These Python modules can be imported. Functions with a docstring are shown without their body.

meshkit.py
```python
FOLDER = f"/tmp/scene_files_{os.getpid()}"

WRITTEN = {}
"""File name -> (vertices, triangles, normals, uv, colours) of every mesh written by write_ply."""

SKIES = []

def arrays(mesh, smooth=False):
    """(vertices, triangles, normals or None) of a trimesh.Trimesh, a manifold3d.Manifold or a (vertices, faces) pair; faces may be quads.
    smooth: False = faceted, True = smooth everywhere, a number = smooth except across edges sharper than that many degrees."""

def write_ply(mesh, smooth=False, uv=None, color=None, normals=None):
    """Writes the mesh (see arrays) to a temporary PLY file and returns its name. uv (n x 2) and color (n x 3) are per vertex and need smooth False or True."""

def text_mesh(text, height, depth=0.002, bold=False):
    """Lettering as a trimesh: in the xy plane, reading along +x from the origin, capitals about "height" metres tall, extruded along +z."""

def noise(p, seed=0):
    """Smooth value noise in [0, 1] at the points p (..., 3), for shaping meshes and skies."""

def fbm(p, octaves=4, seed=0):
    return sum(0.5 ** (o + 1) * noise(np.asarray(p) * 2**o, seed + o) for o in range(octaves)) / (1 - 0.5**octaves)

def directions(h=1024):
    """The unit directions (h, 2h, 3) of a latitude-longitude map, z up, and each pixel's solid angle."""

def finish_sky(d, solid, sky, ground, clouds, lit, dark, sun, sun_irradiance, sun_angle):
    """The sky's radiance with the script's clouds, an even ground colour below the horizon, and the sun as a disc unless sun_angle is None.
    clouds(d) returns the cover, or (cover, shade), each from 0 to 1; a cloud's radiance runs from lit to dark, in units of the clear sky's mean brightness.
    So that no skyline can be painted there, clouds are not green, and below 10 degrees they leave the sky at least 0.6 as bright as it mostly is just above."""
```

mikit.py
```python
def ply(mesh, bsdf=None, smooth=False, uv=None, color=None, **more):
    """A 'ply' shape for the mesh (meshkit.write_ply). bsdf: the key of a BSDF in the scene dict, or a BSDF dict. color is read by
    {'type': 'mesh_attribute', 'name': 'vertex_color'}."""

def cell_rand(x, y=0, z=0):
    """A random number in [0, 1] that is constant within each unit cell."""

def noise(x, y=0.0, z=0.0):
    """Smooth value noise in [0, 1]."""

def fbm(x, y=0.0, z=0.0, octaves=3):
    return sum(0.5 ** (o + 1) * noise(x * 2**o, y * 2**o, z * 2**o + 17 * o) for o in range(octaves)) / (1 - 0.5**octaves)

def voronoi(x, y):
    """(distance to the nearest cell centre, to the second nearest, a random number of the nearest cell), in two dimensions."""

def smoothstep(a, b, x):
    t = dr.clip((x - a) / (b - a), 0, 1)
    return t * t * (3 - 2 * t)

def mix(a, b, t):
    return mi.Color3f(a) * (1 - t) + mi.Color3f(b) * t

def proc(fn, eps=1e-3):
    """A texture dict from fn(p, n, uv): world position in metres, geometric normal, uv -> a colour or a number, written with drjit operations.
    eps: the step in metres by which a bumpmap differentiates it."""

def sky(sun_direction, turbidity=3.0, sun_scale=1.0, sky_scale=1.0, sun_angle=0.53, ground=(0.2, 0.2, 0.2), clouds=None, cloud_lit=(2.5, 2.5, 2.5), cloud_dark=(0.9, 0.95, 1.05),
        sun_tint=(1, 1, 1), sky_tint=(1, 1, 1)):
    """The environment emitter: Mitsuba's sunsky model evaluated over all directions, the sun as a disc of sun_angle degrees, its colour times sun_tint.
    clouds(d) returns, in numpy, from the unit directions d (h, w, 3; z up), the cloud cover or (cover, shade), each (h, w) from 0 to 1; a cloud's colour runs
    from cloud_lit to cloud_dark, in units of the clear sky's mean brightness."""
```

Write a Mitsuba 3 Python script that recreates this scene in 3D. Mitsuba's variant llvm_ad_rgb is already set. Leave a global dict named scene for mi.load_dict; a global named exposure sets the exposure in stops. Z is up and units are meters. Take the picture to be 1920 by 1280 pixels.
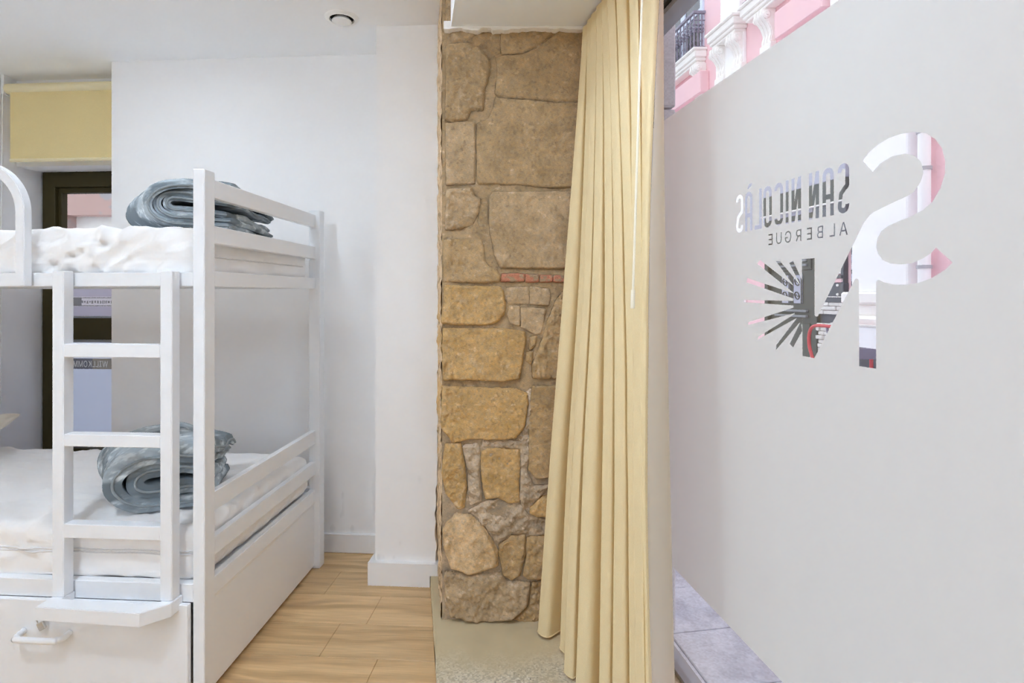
import math, random
import numpy as np
import trimesh
import drjit as dr
import mitsuba as mi
import mikit, meshkit
from scipy.interpolate import CubicSpline
from scipy.spatial import Delaunay
from shapely.geometry import Polygon, LineString, Point, box as sbox
from shapely.ops import unary_union
from shapely import affinity
import shapely

T = mi.ScalarTransform4f
scene, labels = {}, {}
rng = np.random.default_rng(7)

SKY_SCALE = 13.5
FILM_COLOR = (0.75, 0.81, 0.755)
FILM_TRANS = 1.2
LAMP_TINT = (0.76, 0.945, 1.19)
BUNK_TINT = (0.82, 0.95, 1.10)
# ---------------------------------------------------------------- camera, sky, lamps, exposure
CAM_H = 1.235
scene['camera'] = {'type': 'perspective', 'fov': 82.23, 'fov_axis': 'x', 'near_clip': 0.02, 'far_clip': 200.0,
                   'principal_point_offset_y': 0.0703,
                   'to_world': T().look_at(origin=[0, 0, CAM_H], target=[0, 1, CAM_H], up=[0, 0, 1])}


def cloud_cover(d):
    return 0.7 + 0.3 * meshkit.fbm(d * 3.0, 3, 5)


scene['sky'] = mikit.sky((0.3, -0.5, 0.8), turbidity=4.0, sun_scale=0.0, sky_scale=SKY_SCALE, clouds=cloud_cover,
                         cloud_lit=(0.97, 1.03, 1.04), cloud_dark=(0.87, 0.95, 1.0), ground=(0.3, 0.3, 0.32))
exposure = 0.38
LAMP = {'key': 170.0, 'rear': 40.0, 'aisle': 36.0, 'soffit': 42.0, 'bunk': 31.0, 'panel': 15.0}        # radiance of the unseen lamps; aisle, soffit and panel are added fill

# ---------------------------------------------------------------- frames of reference (metres)
# room frame: u along the bunk bed and the back wall, v away from the camera; window wall: q across, y along
ANG = math.radians(3.9)
C, S_ = math.cos(ANG), math.sin(ANG)
OX, OY = -0.928, 1.77
WS = 0.1691                                # slope of the window wall


def B(p):
    p = np.asarray(p, float)
    u, v, z = p[..., 0], p[..., 1], p[..., 2]
    return np.stack([OX + u * C + v * S_, OY - u * S_ + v * C, z], -1)


def W(p):
    p = np.asarray(p, float)
    q, y, z = p[..., 0], p[..., 1], p[..., 2]
    return np.stack([q - WS * y, y, z], -1)


# ---------------------------------------------------------------- helpers
def numbered(key):
    if key not in scene and not any(k.startswith(key + '__') for k in scene):
        return key
    n = 1
    while f'{key}_{n:03d}' in scene or any(k.startswith(f'{key}_{n:03d}__') for k in scene):
        n += 1
    return f'{key}_{n:03d}'


_count = {}


def num_part(key):
    n = _count.get(key, 0)
    _count[key] = n + 1
    return key if n == 0 else f'{key}_{n:03d}'


def put(key, mesh, bsdf, smooth=False, frame=None, **kw):
    """one mesh = one entry of the scene; a repeated part key is numbered"""
    key = num_part(key)
    if isinstance(mesh, (list, tuple)) and len(mesh) and isinstance(mesh[0], trimesh.Trimesh):
        mesh = trimesh.util.concatenate(mesh)
    if frame is not None:
        mesh = mesh.copy()
        mesh.vertices = frame(mesh.vertices)
    scene[key] = mikit.ply(mesh, bsdf, smooth, **kw)
    return key


def tag(key, label=None, category=None, group=None, kind=None):
    labels[key] = {k: v for k, v in (('label', label), ('category', category), ('group', group), ('kind', kind)) if v}
    return key


def hull(pts):
    return trimesh.convex.convex_hull(np.asarray(pts, float))


def cbox(x0, x1, y0, y1, z0, z1, b=0.003):
    """box with chamfered edges"""
    pts = []
    for sx in (0, 1):
        for sy in (0, 1):
            for sz in (0, 1):
                x, y, z = (x0, x1)[sx], (y0, y1)[sy], (z0, z1)[sz]
                dx, dy, dz = b * (1 - 2 * sx), b * (1 - 2 * sy), b * (1 - 2 * sz)
                pts += [[x, y + dy, z + dz], [x + dx, y, z + dz], [x + dx, y + dy, z]]
    return hull(pts)


def plain(x0, x1, y0, y1, z0, z1):
    m = trimesh.creation.box((x1 - x0, y1 - y0, z1 - z0))
    m.apply_translation(((x0 + x1) / 2, (y0 + y1) / 2, (z0 + z1) / 2))
    return m


def slant(ua, ub, th, v0, v1, z0, z1, b=0.002):
    """rail whose outer face runs from ua (at v0) to ub (at v1)"""
    pts = []
    for v, u, sv in ((v0, ua, 0), (v1, ub, 1)):
        for su in (0, 1):
            for sz in (0, 1):
                x, z = u - th * su, (z0, z1)[sz]
                dx, dz = b * (2 * su - 1), b * (1 - 2 * sz)
                pts += [[x, v, z + dz], [x + dx, v, z]]
    return hull(pts)


def extrude(poly, h, axis='z', at=0.0):
    """polygon extruded; axis 'z': (x,y)->up from at; 'y': (x,z) polygon along y; 'x': (y,z) polygon along x"""
    m = trimesh.creation.extrude_polygon(poly, h, engine='earcut')
    v = m.vertices.copy()
    if axis == 'z':
        v[:, 2] += at
    elif axis == 'y':
        v = np.stack([v[:, 0], v[:, 2] + at, v[:, 1]], 1)
        m.invert()
    else:
        v = np.stack([v[:, 2] + at, v[:, 0], v[:, 1]], 1)
    m.vertices = v
    return m


def tube(path, r, sides=10, closed=False, flat=1.0):
    p = np.asarray(path, float)
    n = len(p)
    t = np.roll(p, -1, 0) - np.roll(p, 1, 0) if closed else np.gradient(p, axis=0)
    t /= np.linalg.norm(t, axis=1, keepdims=True) + 1e-12
    ref = np.array([0, 0, 1.0])
    if np.abs(t @ ref).max() > 0.95:
        ref = np.array([0.3, 0.9, 0.1])
        if np.abs(t @ (ref / np.linalg.norm(ref))).max() > 0.97:
            ref = np.array([0.9, -0.3, 0.2])
    a = np.cross(t, ref)
    a /= np.linalg.norm(a, axis=1, keepdims=True) + 1e-12
    b = np.cross(a, t)
    ang = np.arange(sides) * 2 * np.pi / sides
    rr = np.broadcast_to(r, (n,))[:, None, None]
    v = p[:, None] + rr * (np.cos(ang)[None, :, None] * a[:, None] + flat * np.sin(ang)[None, :, None] * b[:, None])
    f = []
    for i in range(n if closed else n - 1):
        for j in range(sides):
            a0, a1 = i * sides + j, i * sides + (j + 1) % sides
            i2 = (i + 1) % n
            b0, b1 = i2 * sides + j, i2 * sides + (j + 1) % sides
            f += [[a0, a1, b1], [a0, b1, b0]]
    v = v.reshape(-1, 3)
    if not closed:
        k = len(v)
        v = np.vstack([v, p[:1], p[-1:]])
        for j in range(sides):
            f.append([(j + 1) % sides, j, k])
            f.append([(n - 1) * sides + j, (n - 1) * sides + (j + 1) % sides, k + 1])
    m = trimesh.Trimesh(v, f, process=False)
    return m


def lathe(profile, sides=24, at=(0, 0, 0)):
    """profile [(r, z)] turned about z"""
    m = trimesh.creation.revolve(np.asarray(profile, float), sections=sides)
    m.apply_translation(at)
    return m


def ribbon_grid(P):
    """P (n, m, 3) grid of points -> sheet"""
    n, m = P.shape[:2]
    i, j = np.meshgrid(np.arange(n - 1), np.arange(m - 1), indexing='ij')
    a = i * m + j
    q = np.stack([a, a + 1, a + m + 1, a + m], -1).reshape(-1, 4)
    return trimesh.Trimesh(P.reshape(-1, 3), np.vstack([q[:, [0, 1, 2]], q[:, [0, 2, 3]]]), process=False)


# ---------------------------------------------------------------- materials
def rgb(*c):
    return {'type': 'rgb', 'value': list(c)}


def mat(name, color, rough=0.6, spec=0.5, metallic=0.0, bump=None, bump_scale=1.0, **kw):
    base = color if isinstance(color, dict) else rgb(*color)
    b = {'type': 'principled', 'base_color': base, 'roughness': rough, 'specular': spec, 'metallic': metallic, **kw}
    if bump is not None:
        b = {'type': 'bumpmap', 'arbitrary': bump, 'scale': bump_scale, 'bsdf': b}
    scene[name] = {'type': 'twosided', 'bsdf': b}
    return name


fbm, noise, sstep, mix, voro, crand = mikit.fbm, mikit.noise, mikit.smoothstep, mikit.mix, mikit.voronoi, mikit.cell_rand
VCOL = {'type': 'mesh_attribute', 'name': 'vertex_color'}


def plaster_fn(p, n, uv):
    k = fbm(p.x * 1.3, p.y * 1.3, p.z * 1.3, 3)
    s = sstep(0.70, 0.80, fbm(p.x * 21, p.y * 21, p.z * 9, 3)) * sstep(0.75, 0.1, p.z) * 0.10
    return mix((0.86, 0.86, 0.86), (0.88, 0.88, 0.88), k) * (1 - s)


def plaster_bump(p, n, uv):
    return fbm(p.x * 60, p.y * 60, p.z * 60, 2)


def wood_fn(p, n, uv):
    u = (p.x - OX) * C - (p.y - OY) * S_
    v = (p.x - OX) * S_ + (p.y - OY) * C
    row = dr.floor((v - 0.042) / 0.202)
    rnd = crand(row, 3)
    warp = fbm(u * 1.6 + rnd * 9, v * 5, rnd * 4, 3)
    g = fbm(u * 2.2 + rnd * 31, v * 34 + warp * 5.0, rnd * 7, 4)
    fine = fbm(u * 14, v * 260, 1.0, 2)
    d1, d2, w = voro(u * 2.6 + rnd * 7.0, v * 4.95)
    knot = sstep(0.15, 0.03, d1) * sstep(0.62, 0.7, w)
    streak = sstep(0.60, 0.78, fbm(u * 1.1 + 5, v * 16 + warp * 4, rnd * 3, 3))
    c = mix((0.66, 0.45, 0.235), (0.49, 0.31, 0.14), sstep(0.3, 0.75, g))
    c = mix(c, (0.36, 0.22, 0.11), streak * 0.55)
    c = c * (0.90 + 0.2 * fine)
    return mix(c, (0.20, 0.12, 0.06), knot * 0.8) * (0.93 + 0.14 * rnd)


def concrete_fn(p, n, uv):
    g = fbm(p.x * 9, p.y * 9, 2, 4)
    sp = noise(p.x * 170, p.y * 170, p.z * 200)
    sp2 = noise(p.x * 140 + 9, p.y * 140, p.z * 90)
    near = sstep(1.80, 2.10, p.y + 0.22 * g)
    a = mix((0.43, 0.40, 0.32), (0.66, 0.61, 0.50), sstep(0.35, 0.65, sp))
    a = mix(a, (0.20, 0.19, 0.16), sstep(0.70, 0.82, sp2) * 0.9)
    a = mix(a, (0.85, 0.82, 0.74), sstep(0.74, 0.86, noise(p.x * 190, p.y * 190 + 4, 3)) * 0.8)
    b = mix((0.60, 0.50, 0.32), (0.50, 0.42, 0.27), g)
    return mix(a, b, near)


def concrete_bump(p, n, uv):
    return fbm(p.x * 120, p.y * 120, p.z * 120, 3)


def stone_fn(p, n, uv):
    # uv carries each stone's own tone: u = lightness, v = warmth
    L, c = uv.x, uv.y
    g = fbm(p.x * 38, p.y * 38, p.z * 30, 4)
    f = noise(p.x * 330, p.y * 330, p.z * 330)
    f2 = noise(p.x * 150 + 3, p.y * 150, p.z * 110)
    pit = sstep(0.60, 0.75, fbm(p.x * 95 + p.z * 31 + 40, p.y * 120, p.z * 70 - p.x * 23, 3)) * 0.20
    vein = sstep(0.035, 0.0, dr.abs(fbm(p.x * 14 + 3, p.y * 14, p.z * 9, 4) - 0.5)) * 0.07
    pale = sstep(0.66, 0.78, fbm(p.x * 52 + 9, p.y * 52, p.z * 60, 3)) * 0.35
    L = L * (0.64 + 0.48 * g) * (0.82 + 0.24 * f + 0.14 * f2) * (1 - pit) * (1 - vein)
    c = c * (0.85 + 0.3 * f2) * (1 - 0.5 * pale)
    L = L * (1 + pale * 0.9)
    return mi.Color3f(L * (1 + 0.92 * c), L, L * (1 - 0.95 * c))


def brick_fn(p, n, uv):
    g = fbm(p.x * 60, p.y * 60, p.z * 60, 3)
    return mix((0.47, 0.20, 0.125), (0.36, 0.25, 0.16), sstep(0.45, 0.6, g)) * (0.8 + 0.4 * noise(p.x * 300, p.y * 300, p.z * 300))


def curtain_fn(p, n, uv):
    w = noise(p.x * 420, p.y * 420, p.z * 900)
    return mix((0.77, 0.63, 0.375), (0.81, 0.675, 0.42), w)


def blind_fn(p, n, uv):
    w = noise(p.x * 700, 1, p.z * 700)
    return mix((0.88, 0.72, 0.37), (0.94, 0.80, 0.44), w)


def fleece_fn(p, n, uv):
    k = fbm(p.x * 9 + p.z * 5, p.y * 9, p.z * 16, 4)
    s = fbm(p.x * 40 - p.z * 30, p.y * 40, p.z * 46, 3)
    c = mix((0.15, 0.185, 0.21), (0.40, 0.47, 0.52), sstep(0.38, 0.66, k))
    return mix(c, (0.72, 0.79, 0.83), sstep(0.50, 0.72, s) * sstep(0.35, 0.6, k) * 0.75)  # pale streaks paint sheen highlights into the fleece colour


def fleece_bump(p, n, uv):
    return fbm(p.x * 70 - p.z * 40, p.y * 70, p.z * 60, 3) + 0.4 * noise(p.x * 420, p.y * 420, p.z * 420)


def granite_fn(p, n, uv):
    k = noise(p.x * 170, p.y * 170, p.z * 170)
    g = fbm(p.x * 7, p.y * 7, p.z * 7, 3)
    return mix((0.47, 0.48, 0.50), (0.68, 0.70, 0.73), 0.5 * k + 0.5 * g)


def paving_fn(p, n, uv):
    g = fbm(p.x * 11, p.y * 11, 1, 4)
    k = noise(p.x * 150, p.y * 150, 2)
    st = sstep(0.58, 0.70, fbm(p.x * 26, p.y * 22, 7, 3))
    c = mix((0.42, 0.46, 0.53), (0.56, 0.61, 0.68), sstep(0.3, 0.7, g))
    return mix(c * (0.9 + 0.2 * k), (0.70, 0.75, 0.82), st * 0.25)


def pink_fn(p, n, uv):
    g = fbm(p.x * 1.6, p.y * 1.6, p.z * 1.2, 4)
    return mix((0.82, 0.54, 0.58), (0.86, 0.60, 0.64), g)


def worn_pink_fn(p, n, uv):
    g = fbm(p.x * 5, p.y * 5, p.z * 5, 4)
    return mix((0.47, 0.315, 0.285), (0.36, 0.33, 0.34), sstep(0.5, 0.62, g) * sstep(1.75, 1.95, p.z))


def ledger_fn(p, n, uv):
    g = fbm(p.x * 9, p.y * 9, p.z * 30, 3)
    return mix((0.55, 0.54, 0.52), (0.80, 0.79, 0.76), g)


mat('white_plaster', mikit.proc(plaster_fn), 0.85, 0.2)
mat('cooled_beam_paint', (0.85, 0.90, 0.96), 0.9, 0.1)  # beam white tinted cool to offset the warm bounced light
mat('ceiling_paint', (0.88, 0.90, 0.92), 0.9, 0.1)
mat('bed_lacquer', (0.785, 0.81, 0.84), 0.32, 0.45)
mat('trim_paint', (0.83, 0.83, 0.83), 0.4, 0.4)
mat('mattress_cloth', (0.86, 0.86, 0.86), 0.85, 0.2)
mat('piping_cloth', (0.70, 0.70, 0.70), 0.85, 0.2)
mat('wood_floor', mikit.proc(wood_fn), 0.42, 0.4)
mat('mortar_core', (0.40, 0.31, 0.18), 0.9, 0.1)
mat('floor_base', (0.08, 0.06, 0.04), 0.9, 0.1)
mat('concrete', mikit.proc(concrete_fn), 0.85, 0.25, bump=mikit.proc(concrete_bump), bump_scale=0.004)
mat('stone', mikit.proc(stone_fn), 0.9, 0.15)
mat('brick', mikit.proc(brick_fn), 0.9, 0.15)
mat('fleece', mikit.proc(fleece_fn), 0.75, 0.2, sheen=0.9, sheen_tint=0.2, bump=mikit.proc(fleece_bump), bump_scale=0.005)
mat('fleece_hem', (0.27, 0.31, 0.335), 0.9, 0.1)
mat('granite', mikit.proc(granite_fn), 0.8, 0.2)
mat('paving', mikit.proc(paving_fn), 0.7, 0.3)
mat('pink_render', mikit.proc(pink_fn), 0.9, 0.1)
mat('worn_pink_render', mikit.proc(worn_pink_fn), 0.9, 0.1)
mat('white_stone', (0.86, 0.85, 0.82), 0.8, 0.2)
mat('white_render', (0.88, 0.89, 0.89), 0.8, 0.2)
mat('ledger_stone', mikit.proc(ledger_fn), 0.85, 0.2)
mat('lead_flashing', (0.42, 0.43, 0.46), 0.6, 0.4)
mat('iron', (0.20, 0.19, 0.26), 0.5, 0.5)
mat('pale_blue_wood', (0.62, 0.69, 0.82), 0.5, 0.4)
mat('door_green', (0.055, 0.058, 0.050), 0.5, 0.5)
mat('door_light', (0.20, 0.215, 0.235), 0.5, 0.5)
mat('lavender_paint', (0.40, 0.41, 0.50), 0.6, 0.4)
mat('dark_panel', (0.07, 0.07, 0.085), 0.4, 0.5)
mat('bronze_frame', (0.045, 0.036, 0.012), 0.5, 0.2)
mat('dark_aluminium', (0.06, 0.065, 0.07), 0.35, 0.5)
mat('grey_aluminium', (0.30, 0.32, 0.34), 0.4, 0.5)
mat('steel', (0.60, 0.59, 0.57), 0.3, 0.5, metallic=0.9)
mat('cream_plastic', (0.84, 0.78, 0.62), 0.4, 0.5)
mat('white_plastic', (0.85, 0.85, 0.84), 0.35, 0.5)
mat('shade_black', (0.01, 0.01, 0.01), 0.9, 0.1)
mat('red_metal', (0.55, 0.06, 0.07), 0.35, 0.5)
mat('white_sheet', (0.88, 0.89, 0.91), 0.7, 0.3)
mat('strip_slate', (0.24, 0.25, 0.31), 0.6, 0.2)
mat('strip_beige', (0.42, 0.39, 0.35), 0.6, 0.2)
mat('print_grey', (0.30, 0.30, 0.33), 0.8, 0.2)
mat('beige_pillow', (0.78, 0.73, 0.64), 0.9, 0.1)
mat('dark_glass', (0.05, 0.06, 0.08), 0.08, 0.6)
mat('lamp_housing', (0.8, 0.8, 0.8), 0.5, 0.4)
scene['clear_glass'] = {'type': 'thindielectric', 'int_ior': 1.5, 'ext_ior': 1.0}
scene['frosted_film'] = {'type': 'principledthin', 'base_color': rgb(*FILM_COLOR), 'roughness': 0.7, 'spec_trans': 0.0, 'diff_trans': FILM_TRANS, 'eta': 1.3}
scene['blue_film'] = {'type': 'principledthin', 'base_color': rgb(0.74, 0.82, 0.96), 'roughness': 0.7, 'spec_trans': 0.0, 'diff_trans': 1.3, 'eta': 1.3}
scene['curtain_cloth'] = {'type': 'principledthin', 'base_color': mikit.proc(curtain_fn), 'roughness': 0.9, 'spec_trans': 0.0, 'diff_trans': 0.16, 'eta': 1.3, 'sheen': 0.3}
scene['curtain_lining'] = {'type': 'principledthin', 'base_color': rgb(0.96, 0.94, 0.90), 'roughness': 0.9, 'spec_trans': 0.0, 'diff_trans': 1.5, 'eta': 1.3}
scene['blind_cloth'] = {'type': 'principledthin', 'base_color': mikit.proc(blind_fn), 'roughness': 0.9, 'spec_trans': 0.0, 'diff_trans': 0.5, 'eta': 1.3}
mat('blind_valance', (0.80, 0.71, 0.46), 0.6, 0.4)

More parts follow.
